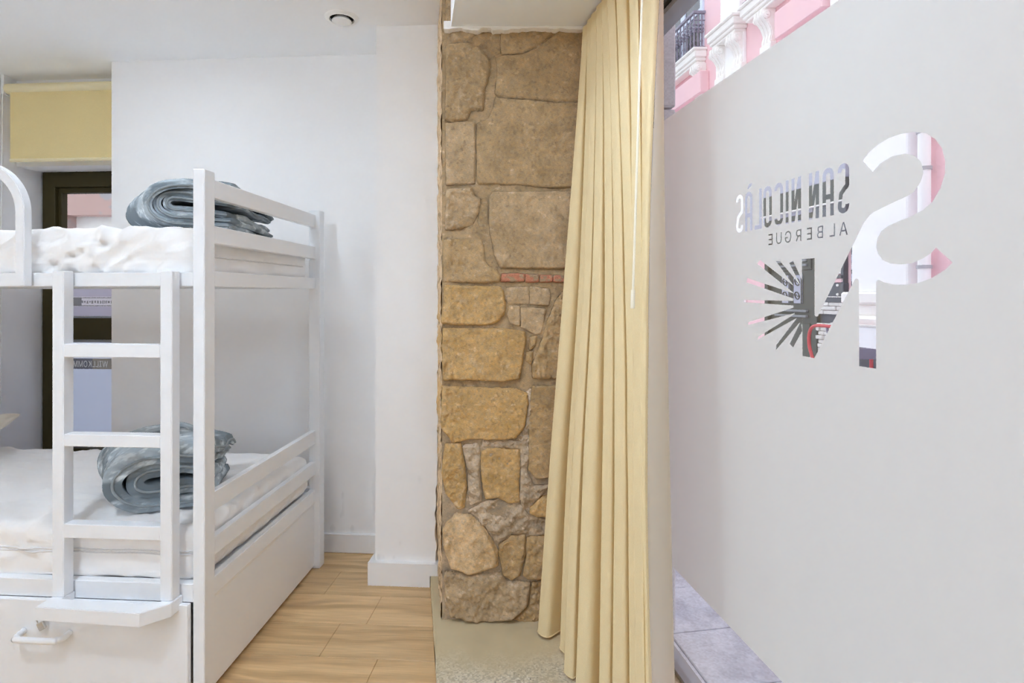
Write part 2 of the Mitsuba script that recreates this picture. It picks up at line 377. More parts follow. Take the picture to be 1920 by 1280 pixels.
# ---------------------------------------------------------------- measured outlines (cm)
# stones of the wall: kind, outline (across, up), how far proud, roughness, tone
STONES = [('rough', [(-23.9, 213.9), (-16.4, 214.7), (-11.3, 212.4), (-8.0, 207.7), (-8.2, 203.0), (-9.9, 197.5), (-10.6, 190.0), (-15.0, 190.0), (-16.4, 186.6), (-20.8, 185.8), (-24.2, 186.6)], 2.2, 1.0, 0),
 ('rough', [(-22.2, 218.5), (-18.1, 219.1), (-13.6, 218.1), (-14.0, 216.6), (-17.4, 215.2), (-21.8, 214.8)], 1.0, 0.6, 1),
 ('smooth', [(-17.0, 214.8), (-12.6, 217.8), (-5.1, 218.4), (-4.4, 211.1), (-7.5, 209.8), (-8.4, 208.5), (-11.1, 212.5), (-15.7, 214.7)], 0.5, 0.3, 0),
 ('smooth', [(-4.0, 218.9), (15.6, 218.9), (9.8, 213.7), (3.6, 210.9), (-3.8, 210.5)], 1.0, 0.35, 0),
 ('smooth', [(17.0, 218.9), (27.6, 218.9), (27.0, 193.4), (16.0, 193.4), (5.8, 194.4), (-5.1, 195.0), (-6.1, 196.1), (-5.3, 204.3), (-5.7, 209.0), (-3.8, 209.9), (3.7, 210.3), (10.3, 213.1)], 1.3, 0.35, 0),
 ('smooth', [(-4.9, 194.5), (5.8, 193.8), (16.0, 192.8), (27.0, 192.5), (26.6, 177.7), (26.3, 162.0), (12.6, 162.1), (1.7, 163.2), (-12.6, 163.2), (-12.9, 177.0), (-12.8, 185.2), (-8.5, 187.0), (-7.0, 190.4), (-5.7, 195.3)], 1.5,
  0.4, 0),
 ('smooth', [(-24.1, 185.3), (-15.9, 186.0), (-13.4, 185.5), (-13.4, 163.2), (-23.9, 163.0)], 1.5, 0.4, 1),
 ('rough', [(-23.9, 161.3), (-14.7, 161.9), (-13.7, 158.9), (-11.6, 157.9), (-11.9, 153.8), (-14.3, 148.4), (-18.8, 146.9), (-24.2, 146.7)], 2.0, 0.8, 1),
 ('smooth', [(-8.3, 158.4), (-7.0, 160.4), (25.2, 160.6), (24.8, 146.8), (22.3, 132.8), (7.8, 132.6), (-4.3, 132.8), (-6.4, 137.5), (-8.2, 146.8)], 1.8, 0.4, 1),
 ('rough', [(-11.1, 157.5), (-9.1, 158.8), (-9.3, 143.3), (-11.1, 146.4), (-12.4, 149.7)], 0.6, 0.5, 0),
 ('tooled', [(-24.7, 143.0), (-11.3, 143.3), (-10.4, 140.4), (-9.7, 134.7), (-8.1, 133.1), (-5.6, 132.1), (-4.0, 129.3), (-4.9, 127.7), (-11.9, 127.4), (-25.0, 127.7)], 1.6, 0.7, 2),
 ('brick', [(-3.8, 130.7), (4.6, 130.7), (4.6, 127.8), (-4.0, 127.8)], 1.6, 0.5, 5), ('brick', [(5.0, 130.6), (9.7, 130.4), (9.7, 127.7), (5.0, 127.7)], 1.6, 0.5, 5),
 ('brick', [(10.1, 130.2), (14.8, 130.0), (14.7, 127.8), (10.1, 127.6)], 1.6, 0.5, 5), ('brick', [(15.1, 130.0), (19.9, 130.0), (19.7, 127.6), (15.1, 127.8)], 1.6, 0.5, 5),
 ('tooled', [(-24.4, 126.5), (-4.3, 125.9), (-3.0, 124.5), (-2.4, 118.8), (-3.0, 115.6), (-5.6, 113.0), (-9.4, 112.1), (-19.6, 112.1), (-25.6, 112.7), (-25.0, 120.0)], 2.2, 0.7, 3),
 ('smooth', [(-1.9, 125.6), (5.9, 126.0), (6.1, 119.8), (-1.1, 119.8), (-1.9, 121.3)], 1.0, 0.4, 4), ('smooth', [(6.5, 126.0), (13.5, 125.1), (14.0, 122.6), (13.2, 119.2), (6.5, 119.5)], 0.9, 0.4, 4),
 ('smooth', [(-1.1, 119.1), (2.7, 119.0), (2.9, 111.6), (-0.7, 112.4), (-1.6, 116.2)], 0.9, 0.4, 4), ('smooth', [(3.2, 118.6), (12.3, 118.0), (10.7, 108.9), (8.4, 108.7), (3.3, 111.1)], 1.2, 0.4, 4),
 ('tooled', [(-25.0, 110.8), (-3.7, 110.8), (4.6, 109.5), (5.1, 107.3), (4.0, 100.9), (2.7, 92.6), (-3.0, 91.7), (-17.7, 92.3), (-25.0, 92.0), (-25.3, 102.2)], 2.6, 0.7, 3),
 ('tooled', [(-25.3, 89.8), (1.4, 88.8), (5.6, 87.2), (5.9, 83.7), (4.6, 75.4), (1.4, 71.0), (-5.6, 70.4), (-15.8, 70.7), (-21.5, 69.4), (-25.6, 74.8)], 2.4, 0.7, 3),
 ('rough', [(19.3, 125.1), (21.2, 108.6), (19.3, 92.6), (7.5, 92.6), (7.2, 97.1), (9.7, 103.5), (13.5, 114.9), (15.8, 120.7)], 1.6, 0.9, 2), ('rough', [(6.5, 107.8), (9.2, 108.2), (8.6, 104.7), (6.2, 102.8)], 0.8, 0.6, 2),
 ('rough', [(5.3, 102.2), (7.8, 102.7), (7.0, 97.7), (4.9, 98.9)], 0.8, 0.6, 2), ('smooth', [(7.4, 89.9), (19.4, 90.1), (18.6, 65.3), (17.5, 56.9), (8.7, 56.3), (6.0, 59.5), (6.2, 75.0), (6.8, 84.7)], 1.8, 0.6, 2),
 ('smooth', [(-11.1, 66.5), (-8.2, 67.2), (2.7, 66.8), (2.9, 61.1), (2.3, 56.0), (2.7, 48.0), (-1.0, 47.3), (-4.6, 49.3), (-9.7, 48.8), (-10.8, 54.6), (-11.3, 60.4)], 1.2, 0.6, 6),
 ('rough', [(-24.3, 69.0), (-18.7, 69.0), (-17.1, 60.4), (-16.5, 53.1), (-17.4, 45.8), (-19.9, 45.3), (-24.1, 50.9), (-25.6, 58.2)], 2.2, 0.9, 6),
 ('rough', [(-25.3, 37.8), (-20.6, 43.7), (-14.8, 42.9), (-10.4, 38.6), (-7.5, 34.2), (-5.1, 29.8), (-5.1, 24.7), (-11.1, 22.7), (-15.5, 22.0), (-22.1, 24.0), (-24.3, 29.8)], 3.2, 0.7, 7),
 ('rough', [(-4.8, 32.0), (-0.2, 35.5), (4.9, 35.9), (4.9, 28.4), (2.7, 21.1), (-0.2, 19.4), (-3.1, 21.1), (-4.8, 28.4)], 2.0, 0.9, 2),
 ('rough', [(5.4, 35.1), (17.3, 35.5), (15.8, 19.6), (5.7, 20.0), (4.0, 21.1), (5.0, 27.6)], 1.8, 0.9, 2),
 ('rough', [(-24.6, 22.4), (-18.4, 22.0), (-3.9, 21.7), (-1.7, 18.8), (6.7, 18.8), (5.6, 10.2), (-0.2, 5.8), (-12.6, 4.7), (-22.1, 6.5), (-24.3, 12.3)], 3.4, 1.2, 8),
 ('rough', [(7.2, 18.8), (16.5, 19.1), (15.8, 2.9), (3.4, 3.2), (0.6, 5.3), (5.9, 9.8)], 1.4, 1.2, 2), ('rough', [(17.3, 51.8), (10.7, 49.5), (6.8, 45.8), (6.5, 43.7), (8.9, 42.6), (17.3, 41.8)], 1.6, 0.6, 6),
 ('mortar', [(-18.1, 68.4), (-12.6, 69.2), (-11.7, 65.5), (-11.9, 58.2), (-11.4, 53.1), (-11.1, 48.0), (-15.2, 46.6), (-16.1, 50.9), (-15.8, 58.2)], 1.0, 1.3, 9),
 ('mortar', [(-10.8, 70.5), (2.7, 69.9), (6.7, 73.5), (6.0, 63.3), (5.6, 58.2), (7.8, 53.9), (13.6, 53.9), (10.7, 50.2), (6.3, 45.8), (3.4, 45.1), (3.0, 50.2), (3.4, 60.4), (3.0, 67.3), (-8.2, 67.7), (-11.1, 67.0)], 0.9, 1.3, 9),
 ('mortar', [(-16.2, 44.4), (-9.7, 48.3), (-4.6, 48.8), (-1.0, 46.7), (3.4, 46.9), (6.0, 42.9), (13.6, 41.1), (12.9, 36.0), (-0.2, 36.4), (-5.3, 32.4), (-9.0, 37.8), (-13.3, 42.9)], 1.1, 1.5, 9),
 ('mortar', [(5.3, 87.5), (6.9, 89.5), (7.2, 76.7), (6.5, 71.6), (4.6, 68.4), (2.1, 70.7), (5.1, 75.4), (6.2, 83.7)], 0.8, 1.2, 9)]
# cut-outs of the window film: (along the window, up)
LOGO_CUT = [(109.58, 148.26), (108.02, 149.52), (105.96, 150.39), (103.6, 150.93), (101.09, 150.97), (98.46, 150.61), (96.19, 149.79), (94.45, 148.41), (93.19, 146.6), (92.61, 144.43), (92.67, 142.41), (93.4, 140.33), (94.88, 138.34),
 (96.64, 137.27), (98.93, 136.51), (101.33, 136.02), (103.6, 135.48), (105.16, 134.72), (106.1, 133.55), (106.37, 132.31), (106.37, 131.76), (105.96, 130.68), (104.9, 129.46), (103.34, 128.81), (101.09, 128.5), (98.7, 128.61),
 (96.64, 129.28), (95.1, 130.04), (94.24, 130.86), (91.35, 128.32), (92.57, 127.28), (94.88, 126.06), (97.54, 125.26), (99.88, 125.0), (102.33, 125.04), (104.63, 125.49), (106.42, 126.22), (106.42, 109.86), (110.45, 109.83),
 (110.54, 127.58), (115.33, 120.76), (122.8, 109.96), (126.52, 110.05), (126.71, 130.95), (122.73, 130.88), (122.73, 117.36), (112.53, 132.03), (111.63, 133.3), (110.45, 135.06), (109.29, 136.68), (108.02, 137.81),
 (107.05, 138.32), (104.9, 138.86), (102.33, 139.5), (100.12, 139.95), (98.46, 140.46), (97.09, 141.96), (96.53, 143.39), (96.98, 145.22), (98.23, 146.58), (100.12, 147.36), (102.83, 147.55), (105.43, 146.9), (107.19, 145.7)]
RAY_CUTS = [[(130.97, 130.29), (129.66, 130.71), (126.6, 126.28), (126.6, 124.52)], [(135.78, 130.99), (134.25, 130.91), (127.29, 125.29), (128.47, 124.28)], [(143.19, 130.78), (141.92, 131.56), (128.47, 124.66), (129.26, 123.51)],
 [(147.65, 126.31), (147.44, 127.39), (128.86, 123.39), (129.46, 122.36)], [(149.12, 121.32), (149.12, 121.86), (128.86, 121.85), (128.86, 120.82)], [(147.02, 115.62), (147.02, 116.27), (129.26, 120.43), (129.26, 119.14)],
 [(142.99, 112.28), (142.5, 113.03), (129.06, 119.02), (128.07, 118.29)], [(135.78, 110.42), (135.56, 111.65), (128.47, 118.02), (127.49, 117.18)], [(130.8, 112.28), (129.66, 111.6), (126.6, 115.46), (127.1, 117.45)],
 [(126.6, 125.78), (127.68, 125.42), (128.86, 124.41), (129.46, 123.0), (129.66, 121.32), (129.46, 119.91), (128.86, 118.39), (127.68, 117.29), (126.6, 116.72)]]
# ================================================================ THE ROOM
CEIL = 2.374
VB = 1.04                 # back wall
Q_CURB, Q_GLASS, Q_BEAM = 0.075, 0.83, 0.137
SILL = 0.045
SOFFIT = 2.19
Y_STONE = 2.135
REAR = -4.4               # unseen wall behind the camera, set far back to even the light


def wq(q, y):
    return (q - WS * y, y)


def bq(u, v):
    return tuple(B([u, v, 0.0])[:2])


def struct(key, label, mesh, bsdf, smooth=False, frame=None):
    put(key, mesh, bsdf, smooth, frame)
    tag(key, label, kind='structure')
    return key


# floor: a dark base and single boards on it
floor_poly = Polygon([bq(-2.1, 1.5), bq(-1.0, 1.5), bq(-1.0, 1.04), bq(0.62, 1.04), wq(Q_CURB, 2.6), wq(Q_CURB, REAR), (-3.1, REAR), bq(-2.1, -4.0)]).buffer(0)
struct('floor', 'warm oak laminate floor of wide boards', extrude(floor_poly, 0.05, at=-0.063), 'floor_base')
row_shift = {0: 0.459, 1: 0.255, 2: 0.354}
for r in range(-31, 7):
    v0 = 0.042 + 0.202 * r
    off = row_shift.get(r, (r * 0.437) % 1.2)
    for k in range(-4, 3):
        u0 = off + 1.2 * k
        g = Polygon([bq(u0, v0), bq(u0 + 1.2, v0), bq(u0 + 1.2, v0 + 0.202), bq(u0, v0 + 0.202)]).intersection(floor_poly)
        if g.is_empty or g.area < 0.004 or g.geom_type != 'Polygon':
            continue
        side, top = g.buffer(-0.0005, join_style=2), g.buffer(-0.0018, join_style=2)
        if side.geom_type != 'Polygon' or top.geom_type != 'Polygon' or top.is_empty:
            continue
        pts = [(x, y, -0.012) for x, y in side.exterior.coords] + [(x, y, -0.0012) for x, y in side.exterior.coords] + [(x, y, 0.0) for x, y in top.exterior.coords]
        put('floor__board', hull(pts), 'wood_floor')

# back wall, the niche with the small window, the column
NU0, NU1 = -1.818, -1.1136                # niche from left reveal to right corner
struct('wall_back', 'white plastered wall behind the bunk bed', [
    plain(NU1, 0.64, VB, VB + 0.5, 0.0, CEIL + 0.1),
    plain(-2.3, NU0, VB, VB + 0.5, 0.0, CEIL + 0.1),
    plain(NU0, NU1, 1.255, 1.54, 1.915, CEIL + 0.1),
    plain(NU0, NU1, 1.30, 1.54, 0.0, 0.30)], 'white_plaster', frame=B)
# column: right edge is broken plaster against the stone
cu0, cu1, cv = 0.296, 0.562, 0.757
zz = np.arange(0.05, CEIL + 0.11, 0.018)
edge = cu1 + 0.003 + 0.006 * (meshkit.fbm(np.stack([zz * 23, zz * 0, zz * 0], -1), 3, 3) - 0.5) - 0.03 * np.clip(0.75 - zz, 0, 0.4) * (0.3 + meshkit.noise(np.stack([zz * 30, zz * 0, zz * 0], -1), 5))
col_poly = Polygon([(cu0 - 0.003, 0.0), (cu1 - 0.025, 0.0)] + list(zip(edge, zz)) + [(cu0 + 0.002, CEIL + 0.1)]).buffer(0)
struct('column', 'white plastered column between the bunk bed corner and the stone wall', extrude(col_poly, 0.5, 'y', cv), 'white_plaster', frame=B)
struct('wall_left', 'white wall at the far end of the bunk bed', [plain(-2.3, -2.1, -6.6, VB + 0.5, 0, CEIL + 0.1)], 'white_plaster', frame=B)
struct('wall_front', 'unseen white wall behind the camera, set back to even the light', plain(-4.0, 2.2, REAR - 0.15, REAR, -0.05, CEIL + 0.1), 'white_plaster')

# ceiling and the lower beam along the window
cpoly = Polygon([bq(-2.3, 1.6), bq(0.8, 1.6), wq(Q_BEAM + 0.02, 2.75), wq(Q_BEAM + 0.02, REAR - 0.1), (-3.6, REAR - 0.1)])
struct('ceiling', 'flat white ceiling', extrude(cpoly, 0.12, at=CEIL), 'ceiling_paint')
beam_poly = Polygon([wq(Q_BEAM, Y_STONE + 0.02), wq(0.84, Y_STONE + 0.02), wq(0.84, REAR - 0.1), wq(Q_BEAM, REAR - 0.1)])
struct('beam', 'white dropped ceiling beam running along the shop window', extrude(beam_poly, 0.4, at=SOFFIT), 'cooled_beam_paint')
# ragged plaster where the beam meets the stone
xs = np.arange(-0.245, 0.5, 0.008)
rag = SOFFIT - 0.004 - 0.016 * np.clip(meshkit.fbm(np.stack([xs * 38, xs * 0, xs * 0], -1), 4, 9) - 0.3, 0, 1) * (1 + 1.6 * np.exp(-((xs + 0.09) / 0.05) ** 2))
put('beam__plaster_edge', extrude(Polygon([(xs[0], SOFFIT + 0.02)] + list(zip(xs, rag)) + [(xs[-1], SOFFIT + 0.02)]), 0.05, 'y', Y_STONE - 0.036), 'white_plaster')

# baseboards
struct('baseboard_back', 'white baseboard along the back wall', cbox(NU1, 0.30, VB - 0.014, VB + 0.01, 0.0, 0.092, 0.004), 'trim_paint', frame=B)
bb = Polygon([(cu0 - 0.028, 0.0), (cu1 - 0.028, 0.0), (cu1 - 0.028, 0.047), (cu1 + 0.012, 0.047), (cu1 + 0.012, 0.096), (cu0 - 0.028, 0.096)])
struct('baseboard_column', 'white baseboard of the column, notched over the stone step', extrude(bb, 0.5, 'y', cv - 0.024), 'trim_paint', frame=B)

# concrete step along the window
cy = np.concatenate([np.arange(REAR, 2.62, 0.02)])
ce = Q_CURB + 0.007 * (meshkit.fbm(np.stack([cy * 9, cy * 0, cy * 0], -1), 3, 21) - 0.5)
step = Polygon([wq(q, y) for q, y in zip(ce, cy)] + [wq(Q_GLASS + 0.05, 2.62), wq(Q_GLASS + 0.05, REAR)])
m = extrude(step, SILL + 0.05, at=-0.05)
inner = extrude(step.buffer(-0.006), 0.004, at=SILL - 0.0005)
struct('sill_step', 'rough grey concrete step under the stone wall and along the shop window', [m, inner], 'concrete')

# ---------------------------------------------------------------- stone wall
TONES = [((0.40, 0.30, 0.175), (0.33, 0.245, 0.14)), ((0.44, 0.345, 0.21), (0.36, 0.27, 0.155)), ((0.43, 0.32, 0.18), (0.36, 0.26, 0.14)),
         ((0.50, 0.355, 0.18), (0.44, 0.30, 0.145)), ((0.46, 0.365, 0.225), (0.42, 0.325, 0.195)), ((0.44, 0.215, 0.13), (0.48, 0.33, 0.22)),
         ((0.52, 0.37, 0.19), (0.45, 0.31, 0.155)), ((0.58, 0.46, 0.28), (0.45, 0.335, 0.18)), ((0.43, 0.345, 0.225), (0.36, 0.28, 0.175)),
         ((0.54, 0.465, 0.34), (0.33, 0.27, 0.175))]


def pock(p, seed, scale):
    return meshkit.fbm(p * scale, 4, seed)


def stone_mesh(poly_cm, proud_cm, rough, kind, tone, seed, deep):
    poly = Polygon([(a / 100, b / 100) for a, b in poly_cm]).buffer(0)
    if poly.geom_type != 'Polygon':
        poly = max(poly.geoms, key=lambda g: g.area)
    poly = poly.buffer(0.0030).buffer(-0.006).buffer(0.0055)
    if poly.geom_type != 'Polygon':
        poly = max(poly.geoms, key=lambda g: g.area)
    h = 0.0028 if poly.area < 0.02 else 0.0036
    ring = poly.exterior
    n = max(12, int(ring.length / h))
    bpts = np.array([ring.interpolate(i / n, normalized=True).coords[0] for i in range(n)])
    # irregular outline
    k = meshkit.fbm(np.concatenate([bpts * 55, np.full((n, 1), seed)], 1), 3, seed) - 0.5
    cen = bpts.mean(0)
    out = bpts - cen
    bpts = bpts + out / (np.linalg.norm(out, axis=1, keepdims=True) + 1e-9) * (k * 0.006 * (0.4 + rough))[:, None]
    poly2 = Polygon(bpts).buffer(0)
    if poly2.geom_type != 'Polygon':
        poly2 = max(poly2.geoms, key=lambda g: g.area)
    x0, z0, x1, z1 = poly2.bounds
    gx, gz = np.meshgrid(np.arange(x0, x1, h), np.arange(z0, z1, h))
    gp = np.stack([gx.ravel(), gz.ravel()], 1) + rng.uniform(-0.25, 0.25, (gx.size, 2)) * h
    inside = shapely.contains_xy(poly2.buffer(-0.5 * h), gp[:, 0], gp[:, 1])
    gp = gp[inside]
    P = np.vstack([bpts, gp])
    tri = Delaunay(P).simplices
    c = P[tri].mean(1)
    tri = tri[shapely.contains_xy(poly2.buffer(1e-5), c[:, 0], c[:, 1])]
    a, b, cc = P[tri[:, 0]], P[tri[:, 1]], P[tri[:, 2]]
    area = (b[:, 0] - a[:, 0]) * (cc[:, 1] - a[:, 1]) - (b[:, 1] - a[:, 1]) * (cc[:, 0] - a[:, 0])
    tri = tri[np.abs(area) > 1e-12]
    area = area[np.abs(area) > 1e-12]
    tri[area < 0] = tri[area < 0][:, ::-1]
    d = shapely.distance(shapely.points(P), poly2.exterior)
    d[:n] = 0
    rad = 0.0075 if kind in ('smooth', 'tooled') else 0.014
    if kind == 'brick':
        rad = 0.007
    t = np.clip(d / rad, 0, 1)
    prof = np.sqrt(np.clip(1 - (1 - t) ** 2, 0, 1))
    p3 = np.concatenate([P, np.full((len(P), 1), seed * 1.7)], 1)
    big = pock(p3, seed, np.array([13, 13, 1.0])) - 0.5
    fine = pock(p3, seed + 3, np.array([60, 60, 1.0])) - 0.5
    grit = meshkit.noise(p3 * np.array([170, 130, 1.0]), seed + 4) - 0.5
    disp = -0.001 + proud_cm / 130 * prof + rough * (0.034 * big * prof + 0.018 * fine * prof) + (0.0012 + 0.0016 * rough) * grit * prof
    if kind == 'tooled':
        pick = pock(p3, seed + 9, np.array([75, 26, 1.0]))
        left = np.clip((0.12 - (P[:, 0] - x0)) / 0.08, 0.15, 1)
        disp -= 0.012 * np.clip(pick - 0.50, 0, 1) * 4 * prof * left
    if kind == 'rough':
        rid = 1 - np.abs(2 * pock(p3, seed + 5, np.array([19, 11, 1.0])) - 1)
        disp += rough * 0.024 * (rid - 0.7) * prof
    if kind == 'mortar':
        disp += 0.020 * (pock(p3, seed + 6, np.array([45, 45, 1.0])) - 0.5) * prof * 2
    if kind == 'smooth':
        disp += 0.005 * (pock(p3, seed + 6, np.array([110, 60, 1.0])) - 0.5) * prof
    V = np.stack([P[:, 0], Y_STONE - disp, P[:, 1]], 1)
    col_a, col_b = map(np.array, TONES[tone])
    w = np.clip((pock(p3, seed + 20, np.array([16, 16, 1.0])) - 0.5) * 2.4 + 0.5, 0, 1)[:, None]
    col = col_a * (1 - w) + col_b * w
    sp = np.clip((pock(p3, seed + 25, np.array([75, 75, 1.0])) - 0.60) * 7, 0, 1)[:, None] * (0.15 + 0.5 * rough)
    col = col * (1 - 0.5 * sp) + 0.5 * sp * np.array([0.62, 0.54, 0.40])
    warm = np.clip((1.25 - P[:, 1]) / 1.1, 0, 1)[:, None]
    col = col * (1 + 0.06 * warm * np.array([1, 0.6, 0.0]))
    # side skirt going back into the wall
    sk = np.array([-WS, 1.0, 0.0]) * (0.375 if deep else 0.035)
    steps = np.linspace(0, 1, 26 if deep else 3)[1:]
    rows = [np.arange(n)]
    Vs, Cs = [V], [col]
    base = len(V)
    for s in steps:
        q = V[:n] + sk * s
        if deep:
            q3 = np.stack([q[:, 1] * 22, q[:, 2] * 22, q[:, 0] * 0 + seed], 1)
            q = q + np.array([1.0, 0, 0]) * ((meshkit.fbm(q3, 3, seed + 40) - 0.5) * 0.016)[:, None]
        Vs.append(q)
        Cs.append(col[:n] * (1 + 0.12 * (meshkit.fbm(np.concatenate([q[:, :2] * 40, q[:, 2:] * 40], 1), 2, 4) - 0.3))[:, None])
        rows.append(np.arange(base, base + n))
        base += n
    F = [tri]
    for r0, r1 in zip(rows[:-1], rows[1:]):
        F.append(np.stack([np.roll(r0, -1), r0, r1], 1))
        F.append(np.stack([np.roll(r0, -1), r1, np.roll(r1, -1)], 1))
    return np.vstack(Vs), np.vstack(F), np.clip(np.vstack(Cs), 0.02, 0.9)


# mortar bed of the stone wall (front and the narrow return to the column)
def mortar_bed():
    xs, zs = np.arange(-0.2545, 0.50, 0.007), np.arange(0.02, CEIL + 0.02, 0.007)
    X, Z = np.meshgrid(xs, zs, indexing='ij')
    p3 = np.stack([X, Z, 0 * X], -1)
    d = 0.012 * (meshkit.fbm(p3 * 34, 4, 77) - 0.5) + 0.008 * (meshkit.fbm(p3 * 9, 2, 78) - 0.5)
    front = ribbon_grid(np.stack([X, Y_STONE + 0.001 - d, Z], -1))
    w = np.clip((meshkit.fbm(p3 * 26, 3, 79) - 0.5) * 3 + 0.5, 0, 1)[..., None]
    low = np.clip((0.85 - Z) / 0.3, 0, 1)[..., None]
    ca = np.array([0.32, 0.24, 0.14]) * (1 - low) + np.array([0.43, 0.35, 0.23]) * low
    cb = np.array([0.40, 0.305, 0.18]) * (1 - low) + np.array([0.30, 0.25, 0.17]) * low
    c1 = (ca * (1 - w) + cb * w).reshape(-1, 3)
    ys, zs2 = np.arange(0, 0.40, 0.008), np.arange(0.02, CEIL + 0.03, 0.009)
    Yg, Zg = np.meshgrid(ys, zs2, indexing='ij')
    q3 = np.stack([Yg * 30, Zg * 30, 0 * Yg], -1)
    dd = 0.020 * (meshkit.fbm(q3, 4, 80) - 0.5) - 0.003
    side = ribbon_grid(np.stack([-0.252 - WS * Yg + dd, Y_STONE + 0.004 + Yg, Zg], -1)[::-1])
    hole = np.clip((meshkit.fbm(np.stack([Yg * 70, Zg * 45, 0 * Yg], -1), 3, 81) - 0.60) * 9, 0, 1)[..., None]
    sc = np.array([0.56, 0.46, 0.27]) * (1 - hole) + np.array([0.22, 0.16, 0.09]) * hole
    c2 = sc[::-1].reshape(-1, 3)
    m = trimesh.util.concatenate([front, side])
    return m, np.vstack([c1, c2])


def tone_uv(col):
    col = np.asarray(col)
    c = np.clip(((col[:, 0] / col[:, 1] - 1) / 0.80 + (1 - col[:, 2] / col[:, 1]) / 0.95) / 2, 0, 0.9)
    return np.stack([col[:, 1] * 1.09, c * 1.06], 1)


mb, mc = mortar_bed()
put('wall_stone', mb, 'stone', True, uv=tone_uv(mc))
tag('wall_stone', 'bare sandstone wall of uneven blocks between the white column and the curtain', kind='structure')
scene['wall_stone__core'] = mikit.ply(trimesh.util.concatenate([
    extrude(Polygon([(-0.225, Y_STONE + 0.03), (0.55, Y_STONE + 0.03), (0.5, 2.62), (-0.30, 2.62)]), CEIL + 0.1, at=0.0)]), 'mortar_core')
EXTRA = [('smooth', [(17, 182), (46, 183), (46, 218), (18, 218)], 1.2, .35, 0)]
zc = 179.0
hidden = [('rough', [(-24.2, 220.5), (-19, 220.5), (-19, 236.5), (-24.2, 236.5)], 1.6, .8, 0), ('smooth', [(26.5, 124.0 + 0), (47, 124), (47, 158), (26.5, 158)], 1.5, .4, 1), ('rough', [(25, 100), (47, 100), (47, 122), (25, 122)], 1.6, .8, 2),
          ('rough', [(23, 62), (47, 62), (47, 98), (21, 98)], 1.6, .8, 3), ('rough', [(20, 36), (47, 36), (47, 60), (20, 60)], 1.8, .9, 2), ('rough', [(18, 5), (47, 5), (47, 34), (20, 34)], 1.8, 1.0, 8)]
for i, (kind, poly, proud, rough, tone) in enumerate(STONES + hidden):
    deep = min(a for a, b in poly) < -22.0 and kind != 'mortar'
    v, f, c = stone_mesh(poly, proud, rough, kind, tone, 11 + i * 7, deep)
    name = {'brick': 'wall_stone__brick', 'mortar': 'wall_stone__mortar_lump'}.get(kind, 'wall_stone__stone')
    put(name, trimesh.Trimesh(v, f, process=False), 'brick' if kind == 'brick' else 'stone', True, uv=tone_uv(c))
labels['wall_stone__brick'] = {'label': 'thin red brick in a levelling course'}

# ---------------------------------------------------------------- shop window (right)
GY0, GY1, GZ0, GZ1 = -2.2, 2.12, 0.055, 2.135
put('window_1__pane', trimesh.Trimesh(W([[Q_GLASS + 0.012, GY0, GZ0], [Q_GLASS + 0.012, GY1, GZ0], [Q_GLASS + 0.012, GY1, GZ1], [Q_GLASS + 0.012, GY0, GZ1]]), [[0, 2, 1], [0, 3, 2]], process=False), 'clear_glass')
tag('window_1', 'tall shop window with a frosted film bearing a mirrored hostel logo', kind='structure')
put('window_1__frame_sill', cbox(Q_GLASS - 0.012, Q_GLASS + 0.045, GY0 - 0.04, GY1 + 0.02, SILL - 0.02, GZ0 + 0.006, 0.002), 'grey_aluminium', frame=W)
for k, (q0, q1, z0, z1, mt) in enumerate(((-0.02, 0.05, GZ1, 2.152, 'grey_aluminium'), (-0.008, 0.05, 2.152, 2.158, 'white_plastic'), (-0.03, 0.05, 2.158, SOFFIT + 0.01, 'dark_aluminium'))):
    put('window_1__frame_head', cbox(Q_GLASS + q0, Q_GLASS + q1, GY0 - 0.04, GY1 + 0.02, z0, z1, 0.002), mt, frame=W)
put('window_1__frame_jamb', cbox(Q_GLASS - 0.012, Q_GLASS + 0.045, GY1, GY1 + 0.03, SILL, SOFFIT, 0.002), 'dark_aluminium', frame=W)
put('window_1__frame_jamb', cbox(Q_GLASS - 0.012, Q_GLASS + 0.045, GY0 - 0.04, GY0, SILL, SOFFIT, 0.002), 'dark_aluminium', frame=W)


def strokes(lines, w, cap=2):
    return unary_union([LineString(l).buffer(w / 2, cap_style=cap, join_style=1) for l in lines])


def arc(cx, cy, rx, ry, a0, a1, n=14):
    return [(cx + rx * math.cos(math.radians(a)), cy + ry * math.sin(math.radians(a))) for a in np.linspace(a0, a1, n)]


def letter(ch, w, h, s):
    """condensed capitals drawn with one stroke width s, box w x h"""
    r, x0, x1, y0, y1 = w / 2 - s / 2, s / 2, w - s / 2, s / 2, h - s / 2
    cx = w / 2
    if ch == 'S':
        return strokes([arc(cx, y1 - r, r, r, -10, 180) + arc(cx, h * 0.56 + r * 0.0, r, r * 0.55, 180, 270)[0:10] + [(x1 - 0.004, h * 0.40)] + arc(cx, y0 + r, r, r, 20, -190)], s)
    if ch == 'A':
        return strokes([[(x0, 0), (x0, y1 - r)] + arc(cx, y1 - r, r, r, 180, 0) + [(x1, 0)], [(x0, h * 0.40), (x1, h * 0.40)]], s)
    if ch == 'N':
        return unary_union([sbox(0, 0, s, h), sbox(w - s, 0, w, h), Polygon([(0, h), (s, h), (w, 0), (w - s, 0)])])
    if ch == 'I':
        return sbox(cx - s / 2, 0, cx + s / 2, h)
    if ch == 'C':
        return strokes([arc(cx, y1 - r, r, r, -8, 180) + arc(cx, y0 + r, r, r, 180, 368)], s)
    if ch == 'O':
        return strokes([arc(cx, y1 - r, r, r, 0, 180) + arc(cx, y0 + r, r, r, 180, 360) + [(x1, y1 - r)]], s)
    if ch == 'L':
        return unary_union([sbox(0, 0, s, h), sbox(0, 0, w, s)])


